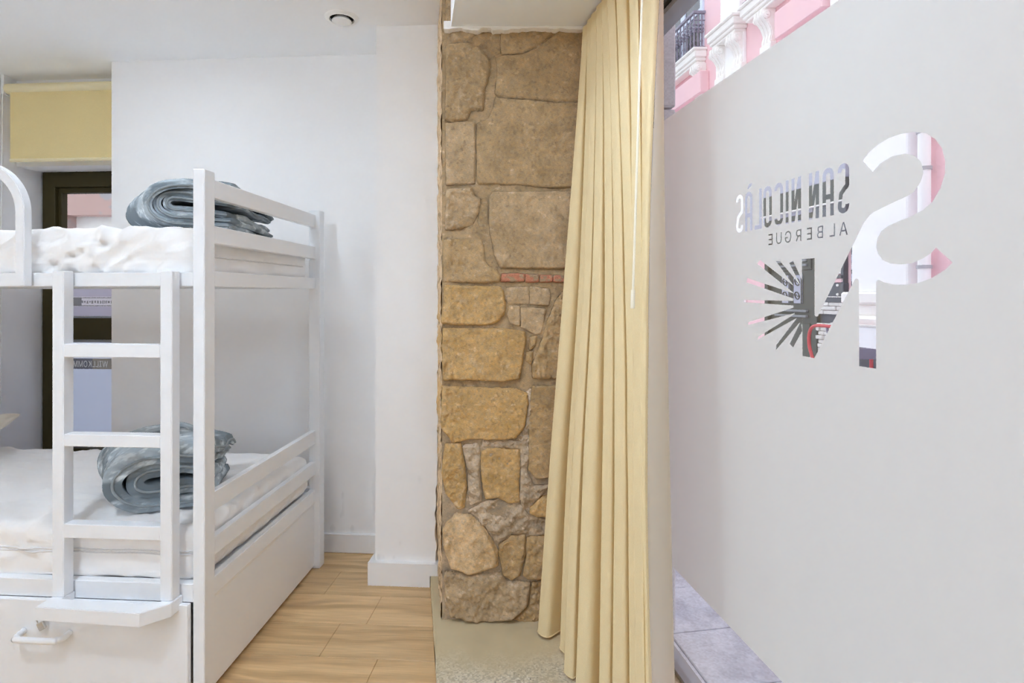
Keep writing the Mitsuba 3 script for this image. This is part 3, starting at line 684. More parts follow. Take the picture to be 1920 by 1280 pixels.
def font_poly(ch, h):
    m = meshkit.text_mesh(ch, h, 0.002)
    tris = m.triangles[np.abs(m.triangles[:, :, 2]).max(1) < 1e-6]
    return unary_union([Polygon(t[:, :2]).buffer(1e-5) for t in tris])


cuts = [Polygon([(a / 100, b / 100) for a, b in LOGO_CUT]).buffer(0)]
cuts[0] = cuts[0].buffer(0.006).buffer(-0.006)
rays = unary_union([Polygon([(a / 100, b / 100) for a, b in c]).buffer(0) for c in RAY_CUTS])
cuts.append(rays)
zb, ch_ = 1.3915, 0.0975
for ch, y0, w in (('S', 1.1299, .0305), ('A', 1.171, .0325), ('N', 1.2137, .031), ('N', 1.27, .032), ('I', 1.312, .0105), ('C', 1.3318, .0315), ('O', 1.3734, .033), ('L', 1.4130, .0295), ('A', 1.452, .032), ('S', 1.492, .0330)):
    g = letter(ch, w, ch_, 0.0102)
    cuts.append(affinity.translate(g, y0, zb))
cuts.append(Polygon([(1.455, 1.503), (1.469, 1.4965), (1.474, 1.4965), (1.466, 1.5085), (1.455, 1.5085)]))
for i, ch in enumerate('ALBERGUE'):
    g = font_poly(ch, 0.0255)
    x0 = g.bounds[0]
    cuts.append(affinity.translate(g, 1.134 + i * 0.0338 - x0, 1.3490))
film = sbox(GY0 + 0.002, 0.352, GY1 - 0.002, 1.813).difference(unary_union(cuts))
verts, faces = [], []
for g in getattr(film, 'geoms', [film]):
    if g.area < 1e-7:
        continue
    v, f = trimesh.creation.triangulate_polygon(g, engine='earcut')
    faces.append(np.asarray(f) + sum(len(x) for x in verts))
    verts.append(np.asarray(v))
v2 = np.vstack(verts)
fm = trimesh.Trimesh(W(np.stack([np.full(len(v2), Q_GLASS + 0.0105), v2[:, 0], v2[:, 1]], 1)), np.vstack(faces), process=False)
put('window_1__frosted_film', fm, 'frosted_film')
labels['window_1__frosted_film'] = {'label': 'grey frosted film with cut-out mirrored letters SAN NICOLÀS ALBERGUE and a large S and N logo'}

# own facade around the window: head above, granite jamb at the far end, wall to the right of the window
struct('wall_right', 'outer wall around the shop window', [
    extrude(Polygon([wq(0.84, 2.6), wq(0.88, 2.6), wq(0.88, -5.0), wq(0.84, -5.0)]), 0.5, at=2.192),
    extrude(Polygon([wq(0.90, 2.6), wq(1.0, 2.6), wq(1.0, -5.0), wq(0.90, -5.0)]), 1.8, at=2.45),
    extrude(Polygon([wq(0.80, GY0 - 0.04), wq(1.0, GY0 - 0.04), wq(1.0, -5.0), wq(0.80, -5.0)]), 2.4, at=-0.05),
    extrude(Polygon([wq(0.80, 6.0), wq(0.93, 6.0), wq(0.93, 2.45), wq(0.80, 2.45)]), 6.0, at=-0.05)], 'white_render')
zs = [-0.05, 0.62, 1.30, 1.915, 2.62, 3.3]
for a, b in zip(zs[:-1], zs[1:]):
    put('wall_right__granite_block', cbox(0.878, 0.966, 2.152, 2.50, a + 0.004, b - 0.004, 0.006), 'granite', frame=W)

# ---------------------------------------------------------------- small window behind the bunk bed
wv = 1.40
FU0, FU1, FZ0, FZ1 = NU0 + 0.012, -0.72, 0.30, 1.915
tag('window_2', 'narrow dark bronze window in the niche behind the bunk bed', kind='structure')
put('window_2__frame_outer', [cbox(FU0, FU0 + 0.075, wv, wv + 0.07, FZ0, FZ1, 0.003), cbox(FU0, FU1, wv, wv + 0.07, FZ1 - 0.085, FZ1, 0.003),
                              cbox(FU0, FU1, wv, wv + 0.07, FZ0, FZ0 + 0.07, 0.003), cbox(FU1 - 0.075, FU1, wv, wv + 0.07, FZ0, FZ1, 0.003)], 'bronze_frame', frame=B)
put('window_2__sash', [cbox(FU0 + 0.075, FU0 + 0.10, wv + 0.02, wv + 0.06, FZ0 + .07, FZ1 - .085, 0.003), cbox(FU0 + 0.075, FU1 - .075, wv + 0.02, wv + 0.06, FZ1 - 0.115, FZ1 - .085, 0.003)], 'bronze_frame', frame=B)
put('window_2__transom', cbox(FU0 + 0.07, FU1 - 0.07, wv + 0.005, wv + 0.065, 0.978, 1.096, 0.003), 'bronze_frame', frame=B)
put('window_2__bead', [cbox(FU0 + 0.10, FU1 - 0.1, wv + 0.03, wv + 0.05, 1.098, 1.107, 0.001), cbox(FU0 + 0.10, FU1 - 0.1, wv + 0.03, wv + 0.05, 0.960, 0.976, 0.001)], 'grey_aluminium', frame=B)
for z0, z1 in ((FZ0 + .07, 0.978), (1.096, FZ1 - .11)):
    a, b, vv = FU0 + 0.09, FU1 - 0.09, wv + 0.046
    put('window_2__pane', trimesh.Trimesh(B([[a, vv, z0], [b, vv, z0], [b, vv, z1], [a, vv, z1]]), [[0, 1, 2], [0, 2, 3]], process=False), 'clear_glass')


def flat(poly, v, key, bsdf, frame=B):
    vs, fs = [], []
    for g in getattr(poly, 'geoms', [poly]):
        if g.geom_type != 'Polygon' or g.area < 1e-8:
            continue
        a, f = trimesh.creation.triangulate_polygon(g, engine='earcut')
        fs.append(np.asarray(f) + sum(len(x) for x in vs))
        vs.append(np.asarray(a))
    a = np.vstack(vs)
    return put(key, trimesh.Trimesh(frame(np.stack([a[:, 0], np.full(len(a), v), a[:, 1]], 1)), np.vstack(fs), process=False), bsdf)


a, b = FU0 + 0.10, FU1 - 0.10
word = []
wx = -1.453                         # the word starts at the right and runs to the left: it reads from the street
x = 0.0
for ch in 'WILLKOMMEN':
    g = font_poly(ch, 0.034)
    x0, _, x1, _ = g.bounds
    word.append(affinity.translate(g, x - x0, 0))
    x += (x1 - x0) + 0.0075
word = affinity.scale(unary_union(word).buffer(0.0011), -0.74, 1, origin=(0, 0))
word = affinity.translate(word, wx, 0.820)
strip = sbox(a, 0.808, b, 0.868)
low_film = sbox(a, FZ0 + .07, b, 0.868).difference(strip)
flat(low_film, wv + 0.044, 'window_2__blue_film', 'blue_film')
flat(sbox(a, 0.808, -1.545, 0.868), wv + 0.0445, 'window_2__print_band', 'strip_slate')
flat(sbox(-1.545, 0.808, b, 0.868), wv + 0.0445, 'window_2__print_band', 'strip_beige')
flat(word, wv + 0.0425, 'window_2__lettering', 'white_sheet')
labels['window_2__lettering'] = {'label': 'white mirrored letters WILLKOMMEN on the glass'}
scene['lavender_film'] = {'type': 'principledthin', 'base_color': rgb(0.62, 0.61, 0.72), 'roughness': 0.7, 'spec_trans': 0.0, 'diff_trans': 1.2, 'eta': 1.3}
flat(sbox(a, 1.107, b, 1.36).difference(sbox(a, 1.162, b, 1.216)), wv + 0.044, 'window_2__lavender_film', 'lavender_film')
scene['light_film'] = {'type': 'principledthin', 'base_color': rgb(0.85, 0.85, 0.9), 'roughness': 0.7, 'spec_trans': 0.0, 'diff_trans': 1.2, 'eta': 1.3}
flat(sbox(a, 1.162, b, 1.216), wv + 0.0445, 'window_2__print_strip', 'light_film')
marks = []
xx = -1.70
rr = random.Random(4)
while xx < -1.42:
    w = rr.uniform(0.006, 0.014)
    hgt = rr.uniform(0.010, 0.018)
    marks.append(sbox(xx, 1.187 - hgt / 2 + rr.uniform(-.003, .003), xx + w * 0.8, 1.187 + hgt / 2))
    xx += w * 1.3
marks += [sbox(-1.665, 1.166, -1.61, 1.213), sbox(a, 1.208, b, 1.2125), sbox(a, 1.164, b, 1.168)]
flat(unary_union(marks), wv + 0.0435, 'window_2__print', 'print_grey')

# roller blind in the niche
tag('roller_blind', 'beige fabric roller blind hanging in the niche above the small window', 'blind')
bu0, bu1, bv = -1.765, NU1 + 0.25, 1.175
rp = 0.026
prof = [(0.0, 0.0), (rp * 0.8, 0.0), (rp, 0.006), (rp, bu1 - bu0 - 0.006), (rp * 0.8, bu1 - bu0), (0, bu1 - bu0)]
m = lathe(prof, 28)
mv = m.vertices.copy()
m.vertices = np.stack([bu0 - 0.03 + mv[:, 2], bv + mv[:, 0], 2.302 + mv[:, 1]], 1)
m.fix_normals()
put('roller_blind__valance', m, 'blind_valance', 40, frame=B)
us, zs_ = np.linspace(bu0, bu1, 60), np.linspace(1.93, 2.30, 24)
U, Z = np.meshgrid(us, zs_, indexing='ij')
put('roller_blind__fabric', ribbon_grid(np.stack([U, bv - 0.012 + 0.003 * np.sin(U * 9) * (2.3 - Z) / .37, Z], -1)), 'blind_cloth', True, frame=B)
put('roller_blind__bottom_bar', cbox(bu0 - 0.003, bu1, bv - 0.019, bv - 0.005, 1.917, 1.935, 0.005), 'blind_valance', frame=B)
for du in (0.0, 0.018):
    put('roller_blind__chain', tube([(bu0 - 0.052 + du, bv - 0.02, 2.31), (bu0 - 0.052 + du * 0.6, bv - 0.02, 1.5), (bu0 - 0.05 + du * 0.3, bv - 0.02, 0.66)], 0.0016, 6), 'white_plastic', frame=B)
put('roller_blind__bracket', cbox(bu0 - 0.045, bu0 - 0.03, bv - 0.02, bv + 0.03, 2.27, CEIL, 0.002), 'white_plastic', frame=B)

# ceiling vent
tag('ceiling_vent', 'round white ventilation valve in the ceiling above the bunk bed', 'vent')
vc = (-0.703, 2.423, CEIL)
put('ceiling_vent__frame', lathe([(0.047, -0.001), (0.050, -0.010), (0.060, -0.0095), (0.0675, -0.004), (0.069, 0.0), (0.047, 0.0)], 48, vc), 'white_plastic', 40)
put('ceiling_vent__opening', lathe([(0.0, 0.0), (0.0, -0.0015), (0.048, -0.0015), (0.048, 0.0)], 32, vc), 'shade_black')  # black disc stands in for the unlit duct
put('ceiling_vent__disc', lathe([(0.0, -0.001), (0.030, -0.002), (0.039, -0.013), (0.040, -0.016), (0.036, -0.0185), (0.0, -0.0195)], 48, vc), 'white_plastic', 40)

# unseen ceiling lamps (aisle and soffit added as fill): ring and glowing disc
LAMP_SPOTS = (((-1.17, 0.50), 0.085, 'key', 'unseen dome lamp on the ceiling nearest to the bunk bed, main light on its front'), ((-2.2, -0.3), 0.085, 'rear', 'unseen round ceiling lamp near the left wall, lighting the room from behind the camera'), ((-0.35, 1.25), 0.085, 'aisle', 'added fill lamp over the aisle, brightening the bed end and the back wall'), ((-1.55, 2.12), 0.085, 'bunk', 'unseen round ceiling lamp above the upper bunk, lighting the blanket and the back wall'), ((0.14, 1.05), 0.085, 'soffit', 'added fill lamp under the dropped beam, brightening the bed end and the stone wall'))
for (x, y), r, key, lab in LAMP_SPOTS:
    lz = SOFFIT if key == 'soffit' else CEIL
    k = numbered('unseen_ceiling_lamp')
    put(k + '__ring', lathe([(r, 0.0), (r + 0.004, -0.012), (r + 0.014, -0.010), (r + 0.018, 0.0)], 40, (x, y, lz)), 'lamp_housing', 40)
    m = lathe([(r * math.sin(t), -0.001 - r * math.cos(t)) for t in np.linspace(0, math.pi / 2, 12)] + [(0.0, -0.001)], 40, (x, y, lz)) if key == 'key' else lathe([(0.0, -0.006), (r, -0.006), (r, -0.001), (0.0, -0.001)], 40, (x, y, lz))
    m.fix_normals()
    scene[k + '__diffuser'] = mikit.ply(m, 'white_plastic', emitter={'type': 'area', 'radiance': rgb(*[LAMP[key] * c for c in (BUNK_TINT if key in ('bunk', 'key') else LAMP_TINT)])})
    tag(k, lab, 'lamp')
for x, y, lab in ((-1.5, -1.2, 'added hanging fill light nearer to the bunk bed, out of view'), (-1.5, -2.9, 'added hanging fill light at the rear wall, out of view')):  # added fill lights, out of view, to even out walls and ceiling
    k = numbered('fill_light_bar')
    z = 2.12
    put(k + '__frame', [cbox(x - 0.62, x + 0.62, y - 0.14, y - 0.12, z, z + 0.04, 0.002), cbox(x - 0.62, x + 0.62, y + 0.12, y + 0.14, z, z + 0.04, 0.002),
                        cbox(x - 0.62, x - 0.60, y - 0.12, y + 0.12, z, z + 0.04, 0.002), cbox(x + 0.60, x + 0.62, y - 0.12, y + 0.12, z, z + 0.04, 0.002)], 'lamp_housing')
    for dx in (-0.5, 0.5):
        put(k + '__cable', tube([(x + dx, y, z + 0.03), (x + dx, y, CEIL)], 0.002, 6), 'lamp_housing')
    scene[k + '__diffuser'] = mikit.ply(plain(x - 0.60, x + 0.60, y - 0.12, y + 0.12, z + 0.005, z + 0.035), 'white_plastic', emitter={'type': 'area', 'radiance': rgb(*[LAMP['panel'] * c for c in LAMP_TINT])})
    tag(k, lab, 'lamp')
# ================================================================ BUNK BED
tag('bunk_bed', 'white painted wooden bunk bed with ladder, guard rail and drawer', 'bunk bed')
UL = -2.06
Z_TOP = 1.612


def bed(part, mesh, smooth=False):
    return put('bunk_bed__' + part, mesh, 'bed_lacquer', smooth, B)


bed('post', cbox(-0.037, 0.0, 0.0, 0.056, 0.0, Z_TOP, 0.0025))
bed('post', cbox(-0.044, 0.006, 0.865, 0.918, 0.0, Z_TOP - 0.004, 0.0025))
bed('post', cbox(UL, UL + 0.037, 0.0, 0.056, 0.0, Z_TOP, 0.0025))
bed('post', cbox(UL, UL + 0.05, 0.865, 0.918, 0.0, Z_TOP, 0.0025))
for z0, z1 in ((1.531, 1.588), (1.390, 1.445), (1.256, 1.304), (0.560, 0.620), (0.422, 0.480)):
    bed('end_rail', slant(0.0, -0.014, 0.024, 0.054, 0.868, z0, z1))
    bed('end_rail', slant(UL + 0.024, UL + 0.024, 0.024, 0.054, 0.868, z0, z1))
bed('end_panel', slant(-0.006, -0.020, 0.018, 0.054, 0.868, 0.012, 0.30))
cap = [(-0.024, 0.285), (-0.0065, 0.285), (-0.001, 0.300), (-0.001, 0.352), (-0.004, 0.355), (-0.024, 0.355)]
bed('end_panel_cap', hull([(u + (0 if v < .5 else -0.014), v, z) for u, z in cap for v in (0.054, 0.868)]))
bed('end_panel', cbox(UL, UL + 0.02, 0.054, 0.868, 0.012, 0.355, 0.002))
bed('side_rail', cbox(UL + 0.037, -0.036, 0.002, 0.032, 1.256, 1.299, 0.002))
bed('side_rail', cbox(UL + 0.037, -0.036, 0.002, 0.032, 0.300, 0.356, 0.002))
bed('side_rail', cbox(UL + 0.05, -0.043, 0.88, 0.91, 1.256, 1.299, 0.002))
bed('side_rail', cbox(UL + 0.05, -0.043, 0.88, 0.91, 0.300, 0.356, 0.002))
for k in range(14):
    u = UL + 0.1 + k * 0.142
    for z in (1.272, 0.325):
        bed('slat', cbox(u, u + 0.07, 0.032, 0.88, z, z + 0.014, 0.002))
# curved guard rail on the upper bunk
R, r0 = 0.16, 0.030
gu0, gu1 = -1.90, -0.546
outer, inner = [], []
for cx_, a0, a1 in ((gu1 - R, 0, 90), (gu0 + R, 90, 180)):
    for a in np.linspace(a0, a1, 20):
        ca, sa = math.cos(math.radians(a)), math.sin(math.radians(a))
        outer.append((cx_ + R * ca, 1.640 - R + R * sa))
        inner.append((cx_ + (R - r0) * ca, 1.640 - R + (R - r0) * sa))
gp = Polygon([(gu1, 1.258)] + outer + [(gu0, 1.258), (gu0 + r0, 1.258)] + inner[::-1] + [(gu1 - r0, 1.258)])
gm = trimesh.util.concatenate([extrude(gp, 0.024, 'y', -0.032), extrude(gp.buffer(-0.002), 0.028, 'y', -0.034)])
bed('guard_rail', gm, 35)
# ladder (rails and rungs) and its step
LA, LB = -0.450, -0.0745
for u0 in (LA, LB - 0.037):
    bed('ladder__rail', cbox(u0, u0 + 0.037, -0.042, -0.003, 0.325, 1.303, 0.0025))
for z0, z1 in ((1.044, 1.084), (0.777, 0.814), (0.503, 0.545)):
    bed('ladder__rung', cbox(LA + 0.036, LB - 0.036, -0.0415, -0.0035, z0, z1, 0.002))
sp = Polygon([(LA - 0.002, 0.0), (LA - 0.002, -0.097), (-0.125, -0.110), (-0.069, -0.052), (-0.069, 0.0), (-0.108, 0.0), (-0.108, -0.041), (-0.150, -0.062), (LA + 0.037, -0.048), (LA + 0.037, 0.0)])
st = trimesh.util.concatenate([extrude(sp.buffer(-0.0015), 0.040, at=0.285), extrude(sp, 0.037, at=0.2865)])
bed('ladder__step', st)
# drawer
DZ0, DZ1 = 0.022, 0.302
bed('drawer__front', cbox(UL + 0.05, -0.0415, -0.018, 0.0, DZ0, DZ1, 0.002))
put('bunk_bed__drawer__body', plain(UL + 0.07, -0.06, 0.001, 0.80, DZ0 + 0.01, DZ1 - 0.04), 'bed_lacquer', frame=B)
put('bunk_bed__drawer__gap_shade', plain(-0.0405, -0.037, 0.012, 0.04, 0.02, 0.298), 'shade_black', frame=B)  # black strip put in for the shade between drawer and post
hx0, hx1, hz, hd = -0.560, -0.412, 0.205, -0.062
path = [(hx0, -0.017, hz + .004), (hx0, -0.035, hz), (hx0 + .004, -0.05, hz), (hx0 + .012, hd + .004, hz), (hx0 + .024, hd, hz), (hx1 - .024, hd, hz), (hx1 - .012, hd + .004, hz), (hx1 - .004, -0.05, hz), (hx1, -0.035, hz), (hx1, -0.017, hz + .004)]
cs = CubicSpline(np.arange(len(path)), np.array(path))
bed('drawer__handle', tube(cs(np.linspace(0, len(path) - 1, 60)), 0.0078, 14, flat=1.25), True)
labels['bunk_bed__drawer__handle'] = {'label': 'white bowed pull handle'}
put('bunk_bed__drawer__hasp', [cbox(-0.493, -0.468, -0.0215, -0.018, 0.240, 0.288, 0.001), tube([(-0.485, -0.020, 0.262), (-0.485, -0.030, 0.262), (-0.479, -0.030, 0.262), (-0.479, -0.020, 0.262)], 0.0018, 8)], 'steel', frame=B)

# padlock hanging from the hasp
tag('padlock', 'small open steel padlock hanging above the drawer handle', 'padlock')
pb = cbox(-0.0115, 0.0115, -0.005, 0.005, -0.024, 0.0, 0.002)
sh = tube([(-0.007, 0, -0.002), (-0.007, 0, 0.014)] + [(-0.007 * math.cos(a), 0, 0.014 + 0.007 * math.sin(a)) for a in np.linspace(0.3, math.pi, 10)] + [(0.007, 0, 0.008)], 0.0018, 8)
cy_ = lathe([(0, 0), (0.004, 0), (0.004, 0.0008), (0, 0.0008)], 16)
cy_.apply_transform(trimesh.transformations.rotation_matrix(math.pi / 2, [1, 0, 0]))
cy_.apply_translation((0.0, -0.005, -0.013))
rot = trimesh.transformations.rotation_matrix(math.radians(-28), [0, 1, 0])
for nm, m in (('body', pb), ('shackle', sh), ('keyway', cy_)):
    m.apply_transform(rot)
    m.apply_translation((-0.495, -0.034, 0.244))
    put('padlock__' + nm, m, 'steel', 30, frame=B)


# ---------------------------------------------------------------- mattresses
def soft_box(x0, x1, y0, y1, z0, z1, r, res, dispfn):
    def face(n1, n2):
        return np.meshgrid(np.linspace(0, 1, n1), np.linspace(0, 1, n2), indexing='ij')
    nx, ny, nz = [max(4, int((b - a) / res)) for a, b in ((x0, x1), (y0, y1), (z0, z1))]
    V, F, base = [], [], 0
    for ax in range(3):
        n1, n2 = [(ny, nz), (nx, nz), (nx, ny)][ax]
        for side in (0, 1):
            a, b = face(n1, n2)
            c = np.full_like(a, side)
            p = [np.stack([c, a, b], -1), np.stack([a, c, b], -1), np.stack([a, b, c], -1)][ax]
            g = ribbon_grid(p)
            if (side == 0) == (ax != 1):
                g.invert()
            V.append(g.vertices)
            F.append(g.faces + base)
            base += len(g.vertices)
    V = np.vstack(V)
    # denser rows near the edges
    lo, hi = np.array([x0, y0, z0]), np.array([x1, y1, z1])
    V = lo + V * (hi - lo)
    core = np.clip(V, lo + r, hi - r)
    d = V - core
    L = np.linalg.norm(d, axis=1, keepdims=True)
    n = d / np.maximum(L, 1e-9)
    V = np.where(L > 1e-9, core + n * r, V)
    m = trimesh.Trimesh(V, np.vstack(F), process=False)
    m.merge_vertices(digits_vertex=6)
    mm = m.vertices
    core = np.clip(mm, lo + r, hi - r)
    n = (mm - core) / np.maximum(np.linalg.norm(mm - core, axis=1, keepdims=True), 1e-9)
    m.vertices = mm + n * dispfn(mm, n)[:, None]
    return m


def ridged(p, seed):
    return 1 - np.abs(2 * meshkit.fbm(p, 3, seed) - 1)


def upper_disp(p, n):
    u, v, z = p.T
    front = np.clip(-n[:, 1], 0, 1)
    side = np.clip(n[:, 0], 0, 1)
    q = np.stack([u * 7 + z * 14, z * 26 - u * 9, v * 3], -1)
    near = np.exp(-((u + 0.30) / 0.28) ** 2) * 0.9 + 0.25
    near2 = np.exp(-((u + 0.80) / 0.35) ** 2) * 0.5
    w = (ridged(q, 3) ** 3) * 0.030 * (near + near2) * front
    w += (ridged(np.stack([v * 8 + z * 20, z * 10, u], -1), 8) ** 3) * 0.012 * side
    big = (meshkit.fbm(np.stack([u * 4, v * 4, z * 4], -1), 3, 4) - 0.5) * 0.006
    top = np.clip(n[:, 2], 0, 1)
    return w + big + top * ridged(np.stack([u * 6, v * 6, z], -1), 6) ** 4 * 0.006


def lower_disp(p, n):
    u, v, z = p.T
    front, top, side = np.clip(-n[:, 1], 0, 1), np.clip(n[:, 2], 0, 1), np.clip(n[:, 0], 0, 1)
    d = (meshkit.fbm(np.stack([u * 3, v * 3, z * 3], -1), 3, 14) - 0.5) * 0.014
    d += front * ridged(np.stack([u * 10 + z * 12, z * 12, v], -1), 15) ** 4 * 0.022 * (0.3 + np.clip((-0.35 - u) * 2, 0, 1))
    d += side * ridged(np.stack([v * 9 - z * 18, z * 8, u], -1), 16) ** 3 * 0.010
    d += top * (ridged(np.stack([u * 3.2 + v * 1.4, v * 7, z], -1), 17) ** 5) * 0.022
    d += top * np.exp(-((v - 0.10) / 0.05) ** 2) * ridged(np.stack([u * 30 + v * 20, v * 6, z], -1), 18) ** 3 * 0.008
    return d


def seam(m_fn, z, u0, u1, v0, v1, r, off=0.002):
    """piping around a mattress at height z on the front and the right-hand end"""
    pts = [(u, v0) for u in np.linspace(u0, u1 - r, 120)]
    pts += [(u1 - r + r * math.sin(a), v0 + r - r * math.cos(a)) for a in np.linspace(0, math.pi / 2, 10)[1:]]
    pts += [(u1, v) for v in np.linspace(v0 + r, v1, 60)[1:]]
    p = np.array([(a, b, z) for a, b in pts])
    n = np.zeros_like(p)
    n[:120, 1] = -1
    n[130:, 0] = 1
    n[120:130] = [0.7, -0.7, 0]
    d = m_fn(p, n)
    w = np.array([0, 0, 1.0]) * (0.004 * (meshkit.noise(p * 7, 5) - 0.5))[:, None]
    return p + n * (d + off)[:, None] + w


tag('mattress', 'white wrinkled mattress on the upper bunk', 'mattress')
UM = (-1.99, -0.050, 0.040, 0.858, 1.288, 1.436)
put('mattress', soft_box(*UM, 0.035, 0.011, upper_disp), 'mattress_cloth', True, B)
put('mattress__piping', tube(seam(upper_disp, 1.352, UM[0] + .05, UM[1], UM[2], UM[3] - .06, 0.035)[122:], 0.0026, 6), 'piping_cloth', True, B)
tag('mattress_001', 'white covered mattress with a zip seam on the lower bunk', 'mattress')
LM = (-1.99, -0.042, 0.022, 0.858, 0.342, 0.512)
put('mattress_001', soft_box(*LM, 0.040, 0.012, lower_disp), 'mattress_cloth', True, B)
for z in (0.445, 0.436):
    put('mattress_001__piping', tube(seam(lower_disp, z, LM[0] + .05, LM[1], LM[2], LM[3] - .06, 0.04), 0.0024, 6), 'piping_cloth', True, B)
lb = [(-0.040 + 0.002, 0.26, 0.44), (-0.026, 0.262, 0.43), (-0.022, 0.285, 0.425), (-0.036, 0.29, 0.44)]
put('mattress_001__cloth_label', hull([(a, b_, c_ + dz) for a, b_, c_ in lb for dz in (0, 0.012)]), 'mattress_cloth', frame=B)
labels['mattress_001__cloth_label'] = {'label': 'small white sewn label'}

# pillow lying further left on the lower bunk, one corner in view
tag('pillow', 'beige pillow corner at the left edge above the lower mattress', 'pillow')


def pillow_mesh():
    n = 40
    a, b_ = np.meshgrid(np.linspace(-1, 1, n), np.linspace(-1, 1, n), indexing='ij')
    th = (np.clip(1 - np.abs(a) ** 2.6, 0, 1) * np.clip(1 - np.abs(b_) ** 2.6, 0, 1)) ** 0.45
    pin = 1 - 0.06 * (a * a + b_ * b_ - a * a * b_ * b_)
    top = np.stack([a * 0.20 * pin, b_ * 0.30 * pin, 0.055 * th + 0.004 * np.sin(a * 9 + b_ * 7) * th], -1)
    bot = np.stack([a * 0.20 * pin, b_ * 0.30 * pin, -0.055 * th], -1)
    g1, g2 = ribbon_grid(top), ribbon_grid(bot)
    g2.invert()
    m = trimesh.util.concatenate([g1, g2])
    m.merge_vertices(digits_vertex=6)
    return m


pm = pillow_mesh()
pm.apply_transform(trimesh.transformations.rotation_matrix(math.radians(-22), [0, 1, 0]))
pm.apply_transform(trimesh.transformations.rotation_matrix(math.radians(16), [0, 0, 1]))
pm.apply_translation((-1.165 - 0.232, 0.43, 0.512 + 0.118))
put('pillow', pm, 'beige_pillow', True, B)
tag('pillow_001', 'white pillow lying flat under the tilted beige pillow, outside the frame', 'pillow')
pm = pillow_mesh()
pm.apply_transform(trimesh.transformations.rotation_matrix(math.radians(10), [0, 0, 1]))
pm.apply_translation((-1.56, 0.43, 0.512 + 0.058))
put('pillow_001', pm, 'mattress_cloth', True, B)


# ---------------------------------------------------------------- folded fleece blankets
def blanket(name, nU, t, r0, arm_top, arm_bot, depth, dome, seed, place, flare=1.0, skew=0.0, squash=1.0, fall0=0.02):
    """nested folds: each layer turns at the left; the open ends lie on the right. section plane (a, z), swept along depth"""
    secs = 46
    body = []
    hems = []
    for k in range(nU):
        r = r0 + t * (k + 0.5)
        L1, L0 = arm_top[k], arm_bot[k]
        rtop = r0 + t * (nU - 0.0)
        zc = rtop
        top = [(a, zc + r) for a in np.linspace(L1, 0.0, 44)]
        turn = [(-1.25 * r * math.sin(th), zc + r * math.cos(th)) for th in np.linspace(0, math.pi, 26)[1:-1]]
        bot = [(a, zc - r) for a in np.linspace(0.0, L0, 40)]
        cl = np.array(top + turn + bot)
        tg = np.gradient(cl, axis=0)
        tg /= np.linalg.norm(tg, axis=1, keepdims=True)
        nm = np.stack([tg[:, 1], -tg[:, 0]], 1)
        n = len(cl)
        s_ = np.linspace(0, 1, n)
        half = 0.5 * t * 0.99 * np.clip(np.minimum(s_, 1 - s_) / 0.007, 0.0, 1) ** 0.5
        half = np.maximum(half, 0.004)
        outer_, inner_ = cl + nm * half[:, None], cl - nm * half[:, None]
        loop = np.vstack([outer_, inner_[::-1]])
        N = len(loop)
        rows = []
        for i, s in enumerate(np.linspace(0, 1, secs)):
            q = loop.copy()
            e = min(s, 1 - s)
            endround = 1 - 0.10 * max(0, 1 - e / 0.10) ** 2
            wid = 1 + (flare - 1) * s
            q[:, 0] *= np.where(q[:, 0] > 0, wid, 1 + 0.60 * (flare - 1) * s)
            hgt = q[:, 1].copy()
            # dome: high in the middle-left, lower to the right end
            a = q[:, 0]
            fall = 1 - dome * np.clip((a - fall0) / 0.22, 0, 1) ** 1.5
            q[:, 1] = hgt * fall * endround * squash
            y = s * depth
            p3 = np.stack([q[:, 0], np.full(N, y), q[:, 1]], 1)
            pn = p3 * np.array([9.0, 9.0, 4.0]) + k * 5.3
            nz = meshkit.fbm(pn, 3, seed) - 0.5
            nx = meshkit.fbm(pn + 40, 3, seed + 1) - 0.5
            up = np.clip(hgt / 0.05, 0, 1)
            wav = 0.006 * np.sin(a * 26 + k * 2.1 + s * 7) * np.clip(a / 0.12, 0, 1) * (1 - 0.3 * k)
            p3[:, 2] += up * (nz * 0.026 + wav * up)
            p3[:, 0] += nx * 0.022 + skew * y
            p3[:, 1] += (meshkit.fbm(np.stack([q[:, 0] * 8, q[:, 1] * 8, np.full(N, k * 3.0 + i * 0.02)], 1), 2, seed + 2) - 0.5) * 0.03 * (1 - 2 * s) - 0.006 * k * (1 - s)
            p3[:, 2] = np.maximum(p3[:, 2], 0.0015 + 0.001 * k)
            rows.append(p3)
        P = np.array(rows)
        grid = ribbon_grid(np.concatenate([P, P[:, :1]], 1))
        V = [grid.vertices]
        F = [grid.faces]
        idx = np.arange(n - 1)
        for sidx, flip in ((0, False), (secs - 1, True)):
            base = sidx * (N + 1)
            o0, o1, i0, i1 = base + idx, base + idx + 1, base + N - 1 - idx, base + N - 2 - idx
            f = np.vstack([np.stack([o0, o1, i1], 1), np.stack([o0, i1, i0], 1)])
            F.append(f[:, ::-1] if flip else f)
        m = trimesh.Trimesh(V[0], np.vstack(F), process=False)
        m.merge_vertices(digits_vertex=7)
        body.append(m)
        # stitched hem: along the near edge of this layer, and along its open right-hand edge
        mid = (P[0, :n] + P[0, ::-1][:n]) / 2
        hems.append(mid + np.array([0, -0.0015, 0]))
        hems.append(P[:, 0] * 0.5 + P[:, -1] * 0.5)
    mesh = trimesh.util.concatenate(body)
    mesh.vertices = place(mesh.vertices)
    mesh.fix_normals()
    put(name, mesh, 'fleece', True)
    for h in hems:
        put(name + '__hem', tube(place(h), 0.0042, 7), 'fleece_hem', True)


def placer(x, y, z, rot):
    R_ = trimesh.transformations.rotation_matrix(math.radians(rot), [0, 0, 1])[:3, :3]
    return lambda p: np.asarray(p) @ R_.T + np.array([x, y, z])


